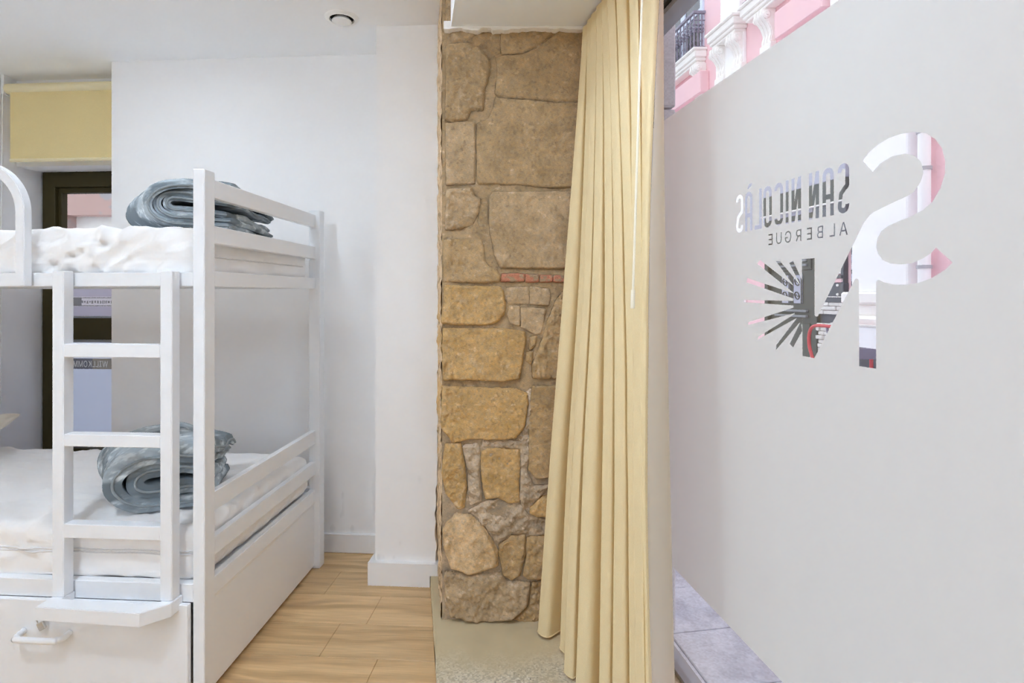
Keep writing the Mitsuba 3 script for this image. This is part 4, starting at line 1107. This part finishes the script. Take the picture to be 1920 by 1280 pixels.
tag('blanket', 'folded blue grey fleece blanket on the upper mattress', 'blanket')
blanket('blanket', 3, 0.0235, 0.010, [0.145, 0.150, 0.152], [0.145, 0.150, 0.146], 0.38, 0.14, 31, placer(-1.078, 1.895, 1.446, 30), flare=2.25, skew=0.0, fall0=0.08)
tag('blanket_001', 'thick rolled blue grey fleece blanket behind the ladder on the lower mattress', 'blanket')
blanket('blanket_001', 2, 0.049, 0.012, [0.155, 0.165], [0.15, 0.155], 0.34, 0.36, 57, placer(-1.150, 1.880, 0.534, 30), flare=1.6, skew=0.0, fall0=0.06)

# ================================================================ CURTAIN
K = 0.9694
LEV = [2.16, 1.335, 0.60, 0.060]
RY = np.array([[2.137, 2.083, 2.036, 1.978, 1.923, 1.866, 1.79, 1.685], [2.12, 2.05, 1.98, 1.90, 1.82, 1.74, 1.66, 1.59],
               [2.10, 2.02, 1.92, 1.83, 1.74, 1.65, 1.57, 1.52], [2.09, 2.00, 1.87, 1.78, 1.69, 1.62, 1.55, 1.50]]) * K
RR = np.array([[.2925, .300, .307, .316, .325, .335, .349, .371], [.262, .287, .2945, .309, .330, .346, .364, .379],
               [.2336, .2636, .2727, .291, .3245, .347, .3718, .381], [.2155, .2527, .261, .281, .320, .342, .374, .385]])
AMP = [0.095, 0.120, 0.140, 0.150]
PANEL = [(0.4245, 1.62, 0.4285, 1.66), (0.404, 1.55, 0.4295, 1.57), (0.401, 1.50, 0.4385, 1.52), (0.414, 1.48, 0.448, 1.50)]
level_pts = []
for i in range(4):
    q, y = RR[i] * RY[i], RY[i]
    pts = [(q[0] + 0.62 * AMP[i] + 0.02, y[0] + 0.05)]
    for j in range(8):
        if j:
            pts.append((0.5 * (q[j - 1] + q[j]) + 0.60 * AMP[i], 0.5 * (y[j - 1] + y[j]) + 0.62 * AMP[i]))
        w = np.clip((RR[i][j + 1] - RR[i][j]) * y[j] if j < 7 else 0.03, 0.018, 0.055)
        pts += [(q[j] + 0.005, y[j] + 0.026), (q[j], y[j]), (q[j] + 0.36 * w, y[j] - 0.020)]
        if j < 7:
            pts.append((q[j] + 0.92 * w, y[j] - 0.004))
    e = PANEL[i]
    y1 = e[1] * K
    pts += [(q[-1] + 0.020, y[-1] + 0.02), (0.55 * q[-1] + 0.45 * e[0] * y1, 0.5 * y[-1] + 0.5 * y1 - 0.014), (e[0] * y1, y1)]
    level_pts.append(np.array(pts))
level_pts = np.array(level_pts)
lining_pts = np.array([[(e[0] * e[1] * K, e[1] * K), (0.5 * (e[0] * e[1] + e[2] * e[3]) * K, 0.5 * (e[1] + e[3]) * K - 0.006), (e[2] * e[3] * K, e[3] * K), (e[2] * e[3] * K + 0.012, e[3] * K + 0.03)] for e in PANEL])


def drape(lp, nper, nz, ztop, zbot):
    zs = np.linspace(ztop, zbot, nz)
    from scipy.interpolate import PchipInterpolator
    zi = PchipInterpolator(LEV[::-1], lp[::-1], axis=0)(np.clip(zs, LEV[-1], LEV[0]))
    rows = []
    n = lp.shape[1]
    for z, pts in zip(zs, zi):
        tt = np.concatenate([[0], np.cumsum(np.sqrt(np.linalg.norm(np.diff(pts, axis=0), axis=1) + 1e-6))])
        from scipy.interpolate import make_interp_spline
        c = CubicSpline(tt, pts)
        t = np.concatenate([np.linspace(a, b_, nper, endpoint=False) for a, b_ in zip(tt[:-1], tt[1:])] + [[tt[-1]]])
        p = c(t)
        wob = 0.0035 * (meshkit.fbm(np.stack([t * 6, np.full_like(t, z * 2.2), t * 0], -1), 2, 5) - 0.5)
        rows.append(np.stack([p[:, 0] + wob, p[:, 1], np.full(len(t), z)], -1))
    return np.array(rows)


tag('curtain', 'heavy pale yellow curtain hanging in deep folds beside the shop window', 'curtain')
G = drape(level_pts, 9, 110, SOFFIT - 0.012, 0.060)
put('curtain__cloth', ribbon_grid(G), 'curtain_cloth', True, W)
G2 = drape(lining_pts, 10, 90, SOFFIT - 0.012, 0.062)
put('curtain__lining', ribbon_grid(G2), 'curtain_lining', True, W)
labels['curtain__lining'] = {'label': 'off white lining edge lit from the window'}
hem = G[-1].copy()
put('curtain__hem', tube(hem, 0.0022, 6), 'curtain_cloth', True, W)
hs = np.concatenate([hem[:, None] + [[[-0.0012, 0, 0.0]]], hem[:, None] + [[[-0.0012, 0, 0.03]]]], 1)
put('curtain__heading_band', ribbon_grid(np.stack([G[0] + [-0.001, 0, 0.0], G[4] + [-0.001, 0, 0]], 0)), 'curtain_cloth', True, W)
tag('curtain_track', 'white curtain track under the dropped ceiling', 'curtain track')
put('curtain_track', cbox(0.635, 0.665, -0.6, 2.10, SOFFIT - 0.012, SOFFIT, 0.002), 'white_plastic', frame=W)
# draw rod
tag('curtain_rod', 'thin cream curtain draw rod hanging in front of the curtain folds', 'curtain rod')
ra, rb = np.array([0.3945 * 1.50, 1.50, SOFFIT - 0.01]), np.array([0.3755 * 1.46, 1.46, 1.235 + (552 - 545) * 1.46 / 1100])
rc = np.array([0.3745 * 1.46, 1.46, 1.235 + (552 - 580) * 1.46 / 1100])
put('curtain_rod__rod', tube([ra, rb], 0.0028, 8), 'cream_plastic', 40, W)
put('curtain_rod__handle', tube([rb, rb + (rc - rb) * .03, rb + (rc - rb) * .97, rc], [0.004, 0.0052, 0.0052, 0.0045], 12), 'cream_plastic', 40, W)

# ================================================================ STREET
QF = 4.5


def street(key, mesh, bsdf, smooth=False):
    return put(key, mesh, bsdf, smooth, W)


tag('pavement', 'blue grey stone slabs of the street outside', kind='structure')
street('pavement', plain(0.9, QF + 0.2, -6.0, 26, -0.12, -0.012), 'granite')
put('pavement__base', plain(-6, 3.5, 3.7, 9.0, -0.12, -0.04), 'granite')
ths = [0.875, 0.935, 1.52, 2.1, 2.7, 3.3, 3.9, 4.5]
n = 0
for a, b_ in zip(ths[:-1], ths[1:]):
    off = 0.0 if a < 1 else (n * 0.13) % 0.3
    n += 1
    y = 0.475 + off
    L = 0.30 if a > 0.9 else 0.9
    while y < 4.6:
        # cross joints run square to the window wall
        s = 0.17
        dz = 0.0015 * math.sin(y * 37 + a * 11)
        g = Polygon([(a + .002, y + s * a + .002), (b_ - .002, y + s * b_ + .002), (b_ - .002, y + L - .002 + s * b_), (a + .002, y + L - .002 + s * a)])
        gi = g.buffer(-0.003, join_style=2)
        pts = [(p, r, -0.05) for p, r in g.exterior.coords] + [(p, r, -0.004 + dz) for p, r in g.exterior.coords] + [(p, r, dz - 0.001) for p, r in gi.exterior.coords]
        street('pavement__slab', hull(pts), 'paving')
        y += L

tag('building', 'pink rendered town house with white balconies across the street', 'building')


def bld(part, mesh, mt, smooth=False):
    return street('building__' + part, mesh, mt, smooth)


bld('wall', [plain(QF, QF + 0.4, -8, 26, 0, 9.0)], 'pink_render')
bld('plinth', plain(QF - 0.03, QF, -8, 26, 0, 0.55), 'ledger_stone')


def console(y, w, z0, z1, p):
    """scrolled corbel: S profile with a volute, on a small foot block"""
    h = z1 - z0
    prof = [(0, z1), (-p, z1), (-p * 1.02, z1 - 0.10 * h), (-p * 0.98, z1 - 0.22 * h), (-p * 0.78, z1 - 0.34 * h), (-p * 0.56, z1 - 0.46 * h), (-p * 0.42, z1 - 0.60 * h), (-p * 0.34, z1 - 0.74 * h), (-p * 0.40, z1 - 0.84 * h), (-p * 0.42, z0), (0, z0)]
    pr = np.array(prof)
    t = np.arange(len(pr))
    cs_ = CubicSpline(t[1:-1], pr[1:-1])
    pp = [prof[0]] + [tuple(x) for x in cs_(np.linspace(1, len(pr) - 2, 36))] + [prof[-1]]
    poly = Polygon([(QF + a, b) for a, b in pp]).buffer(0)
    parts = [extrude(poly.buffer(-0.012), w, 'y', y - w / 2), extrude(poly, w * 0.22, 'y', y - w / 2 + w * 0.06), extrude(poly, w * 0.22, 'y', y + w / 2 - w * 0.28), extrude(poly, w * 0.16, 'y', y - w * 0.08)]
    for s in (-1, 1):
        v = lathe([(0, 0), (0.30 * p, 0), (0.30 * p, 0.012), (0.20 * p, 0.022), (0.10 * p, 0.02), (0.08 * p, 0.034), (0, 0.034)], 20)
        v.vertices = v.vertices[:, [0, 2, 1]] * np.array([1, s, 1])
        v.fix_normals()
        v.apply_translation((QF - p * 0.72, y + s * (w / 2 - 0.004), z1 - 0.19 * h))
        parts.append(v)
    parts.append(cbox(QF - p * 0.5, QF, y - w * 0.58, y + w * 0.58, z0 - 0.10, z0, 0.01))
    parts.append(cbox(QF - p * 0.42, QF, y - w * 0.5, y + w * 0.5, z0 - 0.16, z0 - 0.10, 0.008))
    return parts


def balcony(ya, yb, p):
    """balcony slab with stepped mouldings from ya to yb, projecting p"""
    bld('balcony_slab', [cbox(QF - p, QF, ya, yb, 4.86, 4.96, 0.010), cbox(QF - p - 0.03, QF, ya - 0.02, yb + 0.02, 4.96, 5.00, 0.008),
                         cbox(QF - p + 0.025, QF, ya + 0.025, yb - 0.025, 4.81, 4.86, 0.008), cbox(QF - p + 0.05, QF, ya + 0.05, yb - 0.05, 4.77, 4.81, 0.008)], 'white_stone')


def balusters(ya, yb, p):
    prof = [(0.012, 0), (0.012, 0.10), (0.022, 0.12), (0.012, 0.15), (0.011, 0.24), (0.030, 0.26), (0.013, 0.28), (0.033, 0.31), (0.013, 0.34), (0.030, 0.37), (0.012, 0.39), (0.011, 0.56)]
    spots = [(QF - p, y) for y in np.arange(ya + 0.03, yb, 0.115)] + [(QF - p + (p) * f, yy) for f in (0.35, 0.7) for yy in (ya + 0.03,)]
    for q, y in spots:
        bld('railing__baluster', lathe(prof, 8, (q, y, 5.0)), 'iron', 40)
    for z, r in ((5.03, 0.010), (5.44, 0.008), (5.56, 0.022)):
        bld('railing__rail', [cbox(QF - p - r, QF - p + r, ya, yb, z - r, z + r, 0.004), cbox(QF - p - r, QF, ya - r + .03, ya + r + .03, z - r, z + r, 0.004)], 'iron')


def french_window(ya, yb, z0, z1):
    bld('window__frame', [cbox(QF - 0.03, QF + 0.05, ya, ya + 0.09, z0, z1, 0.008), cbox(QF - 0.03, QF + 0.05, yb - 0.09, yb, z0, z1, 0.008), cbox(QF - 0.03, QF + 0.05, (ya + yb) / 2 - 0.07, (ya + yb) / 2 + 0.07, z0, z1, 0.008)] +
        [cbox(QF - 0.025, QF + 0.05, ya, yb, z, z + 0.07, 0.006) for z in np.arange(z0, z1, 0.62)], 'pale_blue_wood')
    bld('window__pane', plain(QF - 0.006, QF + 0.0, ya + 0.05, yb - 0.05, z0, z1), 'dark_glass')


# first floor: three balconies on consoles, a white pilaster between the first two
balcony(8.97, 11.6, 0.19)
balusters(9.00, 11.5, 0.17)
french_window(9.05, 10.4, 5.0, 7.4)
balcony(7.86, 8.56, 0.21)
balcony(5.9, 7.74, 0.19)
balusters(5.95, 7.70, 0.17)
french_window(6.2, 7.3, 5.0, 7.4)
bld('pilaster', [cbox(QF - 0.09, QF, 7.93, 8.42, 5.0, 9.0, 0.01)], 'white_render')
bld('pilaster', [cbox(QF - 0.05, QF, 7.90, 8.62, 0.0, 4.77, 0.01)], 'white_render')
for y, w in ((9.08, 0.20), (11.2, 0.20), (8.47, 0.22), (8.02, 0.22), (7.36, 0.20), (6.10, 0.20)):
    bld('console', console(y, w, 4.36, 4.77, 0.17), 'white_stone', 35)
for ya, yb in ((8.90, 10.9), (6.26, 7.08)):
    bld('lintel_panel', cbox(QF - 0.14, QF, ya, yb, 4.29, 4.62, 0.01), 'pink_render')

# ground floor
bld('pilaster', [cbox(QF - 0.12, QF, 5.20, 5.86, 1.25, 4.9, 0.01)], 'white_render')
bld('pilaster_base', [cbox(QF - 0.17, QF, 5.13, 5.95, 1.13, 1.25, 0.02), cbox(QF - 0.13, QF, 5.18, 5.88, 1.02, 1.13, 0.015), cbox(QF - 0.19, QF, 5.11, 5.93, 0.86, 1.02, 0.03)], 'white_stone')
bld('pilaster_plinth', cbox(QF - 0.15, QF, 5.16, 5.90, 0.0, 0.86, 0.01), 'dark_panel')
# panelled door
y0, y1 = 6.50, 7.36
bld('door__leaf', plain(QF - 0.02, QF, y0, y1, 0.0, 2.18), 'door_green')
bld('door__frame', [cbox(QF - 0.06, QF, y0 - 0.05, y0 + 0.02, 0, 2.18, 0.006), cbox(QF - 0.06, QF, y1 - 0.02, y1 + 0.05, 0, 2.18, 0.006), cbox(QF - 0.06, QF, y0 - 0.05, y1 + 0.05, 2.08, 2.14, 0.006)], 'door_green')
bld('door__panel', [cbox(QF - 0.035, QF - 0.01, y0 + 0.08, y1 - 0.08, 1.50, 2.05, 0.01)], 'door_green')
for z in (1.60, 1.545, 1.02, 0.96, 0.40, 0.33):
    bld('door__moulding', cbox(QF - 0.055, QF - 0.02, y0 + 0.14, y1 - 0.14, z, z + 0.028, 0.006), 'door_light')
bld('door__panel', cbox(QF - 0.035, QF - 0.01, y0 + 0.10, y1 - 0.10, 0.48, 0.90, 0.01), 'door_green')
for ya, yb in ((6.74, 6.90), (6.96, 7.12)):
    bld('door__grille_pane', cbox(QF - 0.030, QF - 0.02, ya, yb, 1.12, 1.46, 0.003), 'lavender_paint')
    cs_ = []
    for zc_ in (1.21, 1.37):
        for s in (0.0, 1.0):
            cs_.append(tube([(QF - 0.034, (ya + yb) / 2 + (0.045 - 0.01 * i / 6) * math.cos(i * 0.5 + s * math.pi), zc_ + (0.06 - 0.006 * i) * math.sin(i * 0.5 + s * math.pi)) for i in range(10)], 0.006, 5))
    bld('door__grille', cs_ + [cbox(QF - 0.036, QF - 0.028, ya, ya + 0.014, 1.12, 1.46, 0.002), cbox(QF - 0.036, QF - 0.028, yb - 0.014, yb, 1.12, 1.46, 0.002), cbox(QF - 0.036, QF - 0.028, ya, yb, 1.45, 1.465, 0.002)], 'door_green')
bld('transom', [cbox(QF - 0.05, QF, y0 - 0.05, y1 + 0.05, 2.06, 2.185, 0.006)], 'lavender_paint')
bld('shop_fascia', cbox(QF - 0.07, QF, 6.0, 6.45, 1.69, 2.19, 0.006), 'dark_panel')
bld('shop_fascia', cbox(QF - 0.09, QF, 6.0, 7.42, 2.20, 2.43, 0.006), 'door_green')
bld('shop_fascia_edge', cbox(QF - 0.10, QF, 6.0, 7.42, 2.185, 2.20, 0.003), 'white_stone')
bld('shop_sign', cbox(QF - 0.08, QF, 6.0, 7.42, 2.43, 2.58, 0.006), 'lavender_paint')
bld('door_surround', [cbox(QF - 0.05, QF, 6.0, 7.42, 2.58, 3.05, 0.01)], 'white_stone')
bld('door_surround', [cbox(QF - 0.03, QF, 7.41, 7.90, 2.0, 3.05, 0.01)], 'lavender_paint')
# shop window zone between the door and the pilaster: plaque, sill, dark cabinet, ledger stones
bld('plaque', cbox(QF - 0.045, QF, 6.11, 6.42, 1.44, 1.67, 0.006), 'white_stone')
bld('plaque_frame', [cbox(QF - 0.05, QF, 6.06, 6.10, 1.30, 2.1, 0.004)], 'dark_panel')
for z in (1.62, 1.58, 1.54):
    bld('plaque_print', plain(QF - 0.0465, QF - 0.045, 6.19, 6.30 + 0.05 * (z > 1.60), z, z + 0.012), 'print_grey')
bld('sill_band', [cbox(QF - 0.07, QF, 6.07, 6.46, 1.395, 1.425, 0.004)], 'dark_panel')
bld('sill_band', [cbox(QF - 0.05, QF, 6.07, 6.46, 1.35, 1.395, 0.004)], 'pink_render')
bld('meter_cabinet', cbox(QF - 0.06, QF, 6.05, 6.46, 1.14, 1.345, 0.005), 'dark_panel')
bld('meter_cabinet__edge', cbox(QF - 0.065, QF - 0.05, 6.05, 6.46, 1.195, 1.203, 0.002), 'white_stone')
for yy, zz_ in ((6.13, 1.32), (6.13, 1.225), (6.32, 1.222)):
    kb = lathe([(0, 0), (0.015, 0), (0.012, 0.01), (0, 0.012)], 12)
    kb.vertices = kb.vertices[:, [2, 1, 0]] * np.array([-1, 1, 1])
    kb.fix_normals()
    kb.apply_translation((QF - 0.06, yy, zz_))
    bld('meter_cabinet__knob', kb, 'white_stone')
rr = random.Random(12)
for row, z in enumerate((0.60, 0.645, 0.69, 0.735, 0.78, 0.825, 0.87, 1.01, 1.055, 1.10)):
    y = 6.03 - rr.random() * 0.1
    while y < 6.45:
        L = rr.uniform(0.12, 0.26)
        bld('ledger_stone', cbox(QF - 0.04 - rr.random() * 0.025, QF, y + 0.002, min(y + L, 6.47) - 0.002, z + 0.002, z + 0.043, 0.006), 'ledger_stone')
        y += L
bld('dark_gap_strip', plain(QF - 0.02, QF, 6.05, 6.46, 0.915, 1.01), 'dark_panel')  # flat dark strip between the ledger stone courses
# strip next to the pilaster: dark recessed shop entrance with posters, then a pink pier
bld('shop_entrance', cbox(QF - 0.02, QF, 5.93, 6.00, 0.55, 4.2, 0.004), 'dark_panel')
for z0, z1, mt in ((1.36, 1.44, 'pale_blue_wood'), (1.48, 1.55, 'white_sheet'), (1.56, 1.63, 'pale_blue_wood'), (1.86, 1.90, 'white_sheet'), (1.20, 1.215, 'pale_blue_wood')):
    bld('poster', cbox(QF - 0.026, QF - 0.018, 5.94, 5.985, z0, z1, 0.002), mt)
bld('pier', cbox(QF - 0.05, QF, 5.865, 5.925, 1.35, 4.6, 0.005), 'pink_render')
bld('drainpipe', tube([(QF - 0.08, 5.07, 0.3), (QF - 0.08, 5.07, 4.9)], 0.045, 14), 'white_render', True)
for z in (1.45, 2.3, 2.62, 3.5):
    bld('pipe_bracket', lathe([(0.046, 0), (0.055, 0), (0.055, 0.03), (0.046, 0.03)], 14, (QF - 0.08, 5.07, z)), 'lead_flashing', 40)
bld('wall_strip', cbox(QF - 0.02, QF, 5.155, 5.20, 1.25, 4.9, 0.004), 'granite')

# menu board and red chairs standing in front
tag('menu_board', 'white board standing in front of the white pilaster across the street', 'board')
MQ = 3.90
street('menu_board__sheet', cbox(MQ, MQ + 0.02, 4.75, 5.45, 0.765, 0.945, 0.004), 'white_sheet')
street('menu_board__top_edge', cbox(MQ - 0.01, MQ + 0.03, 4.73, 5.47, 0.945, 0.965, 0.004), 'ledger_stone')
for y in (4.76, 5.42):
    street('menu_board__leg', cbox(MQ, MQ + 0.02, y, y + 0.03, 0, 0.765, 0.003), 'iron')


def red_chair(name, y, q, arm_h, label):
    """tubular chair with looped arms that run down into the front legs; the seat looks along the street"""
    tag(name, label, 'chair', 'red chairs of the street terrace')
    r = 0.016
    for dq in (0.0, 0.26):
        loop = [(q + dq, y - 0.42, arm_h), (q + dq, y - 0.10, arm_h), (q + dq, y + 0.03, arm_h - 0.05), (q + dq, y + 0.045, arm_h - 0.22), (q + dq, y - 0.04, arm_h - 0.45), (q + dq, y + 0.02, 0.0)]
        street(name + '__arm_loop', tube(CubicSpline(np.arange(6), loop)(np.linspace(0, 5, 40)), r, 10), 'red_metal', True)
        street(name + '__rear_leg', tube([(q + dq, y - 0.42, arm_h), (q + dq, y - 0.42, 0.42), (q + dq, y - 0.50, 0.0)], r, 8), 'red_metal', True)
        street(name + '__brace', tube([(q + dq, y - 0.20, arm_h), (q + dq, y - 0.27, arm_h - 0.22)], r * 0.7, 8), 'iron', True)
    street(name + '__seat', cbox(q, q + 0.26, y - 0.44, y - 0.04, 0.43, 0.45, 0.008), 'iron')
    street(name + '__backrest', tube([(q, y - 0.44, arm_h - 0.14), (q + 0.26, y - 0.44, arm_h - 0.14)], r, 8), 'red_metal', True)


red_chair('terrace_chair', 5.87, 4.0, 0.92, 'red tubular chair in front of the dark panelled door')


def folding_chair(name, y, q, label):
    tag(name, label, 'chair', 'red chairs of the street terrace')
    for dq in (0.0, 0.26):
        street(name + '__leg', tube([(q + dq, y - 0.24, 0.0), (q + dq, y + 0.20, 0.74)], 0.010, 8), 'red_metal')
        street(name + '__leg', tube([(q + dq, y + 0.24, 0.0), (q + dq, y - 0.20, 0.46)], 0.010, 8), 'red_metal')
    street(name + '__seat', cbox(q, q + 0.26, y - 0.20, y + 0.10, 0.45, 0.47, 0.005), 'iron')
    street(name + '__backrest', cbox(q, q + 0.26, y + 0.175, y + 0.195, 0.64, 0.74, 0.005), 'iron')


folding_chair('terrace_chair_001', 5.12, 3.945, 'red folding chair behind the white board')

# street seen through the small back window
tag('building_001', 'worn pink wall with a recessed white panel outside the small window', 'building')
WY = 5.2
hole = sbox(-3.95, 1.55, -2.2, 1.93)
wl = sbox(-9, -0.1, -1.2, 6.0).difference(hole)
put('building_001__wall', extrude(wl, 0.3, 'y', WY), 'worn_pink_render')
put('building_001__recess_panel', plain(-4.0, -2.15, WY + 0.12, WY + 0.2, 1.5, 2.0), 'white_stone')
put('building_001__sill', cbox(-3.95, -2.2, WY + 0.02, WY + 0.14, 1.55, 1.575, 0.004), 'ledger_stone')
rr = random.Random(3)
sc = []
for k in range(9):
    a = k * 0.7
    cx_, cz_ = -3.60 + 0.022 * k, 1.73
    sc.append(tube([(cx_, WY + 0.118, cz_), (cx_ + 0.05 * math.cos(a) * rr.uniform(.5, 1), WY + 0.118, cz_ + 0.07 * math.sin(a))], 0.0035, 5))
put('building_001__scribble', sc, 'print_grey')
labels['building_001__scribble'] = {'label': 'thin grey scribble'}
put('building_001__door', plain(-4.6, -1.8, WY - 0.03, WY, -0.1, 1.3), 'lavender_paint')
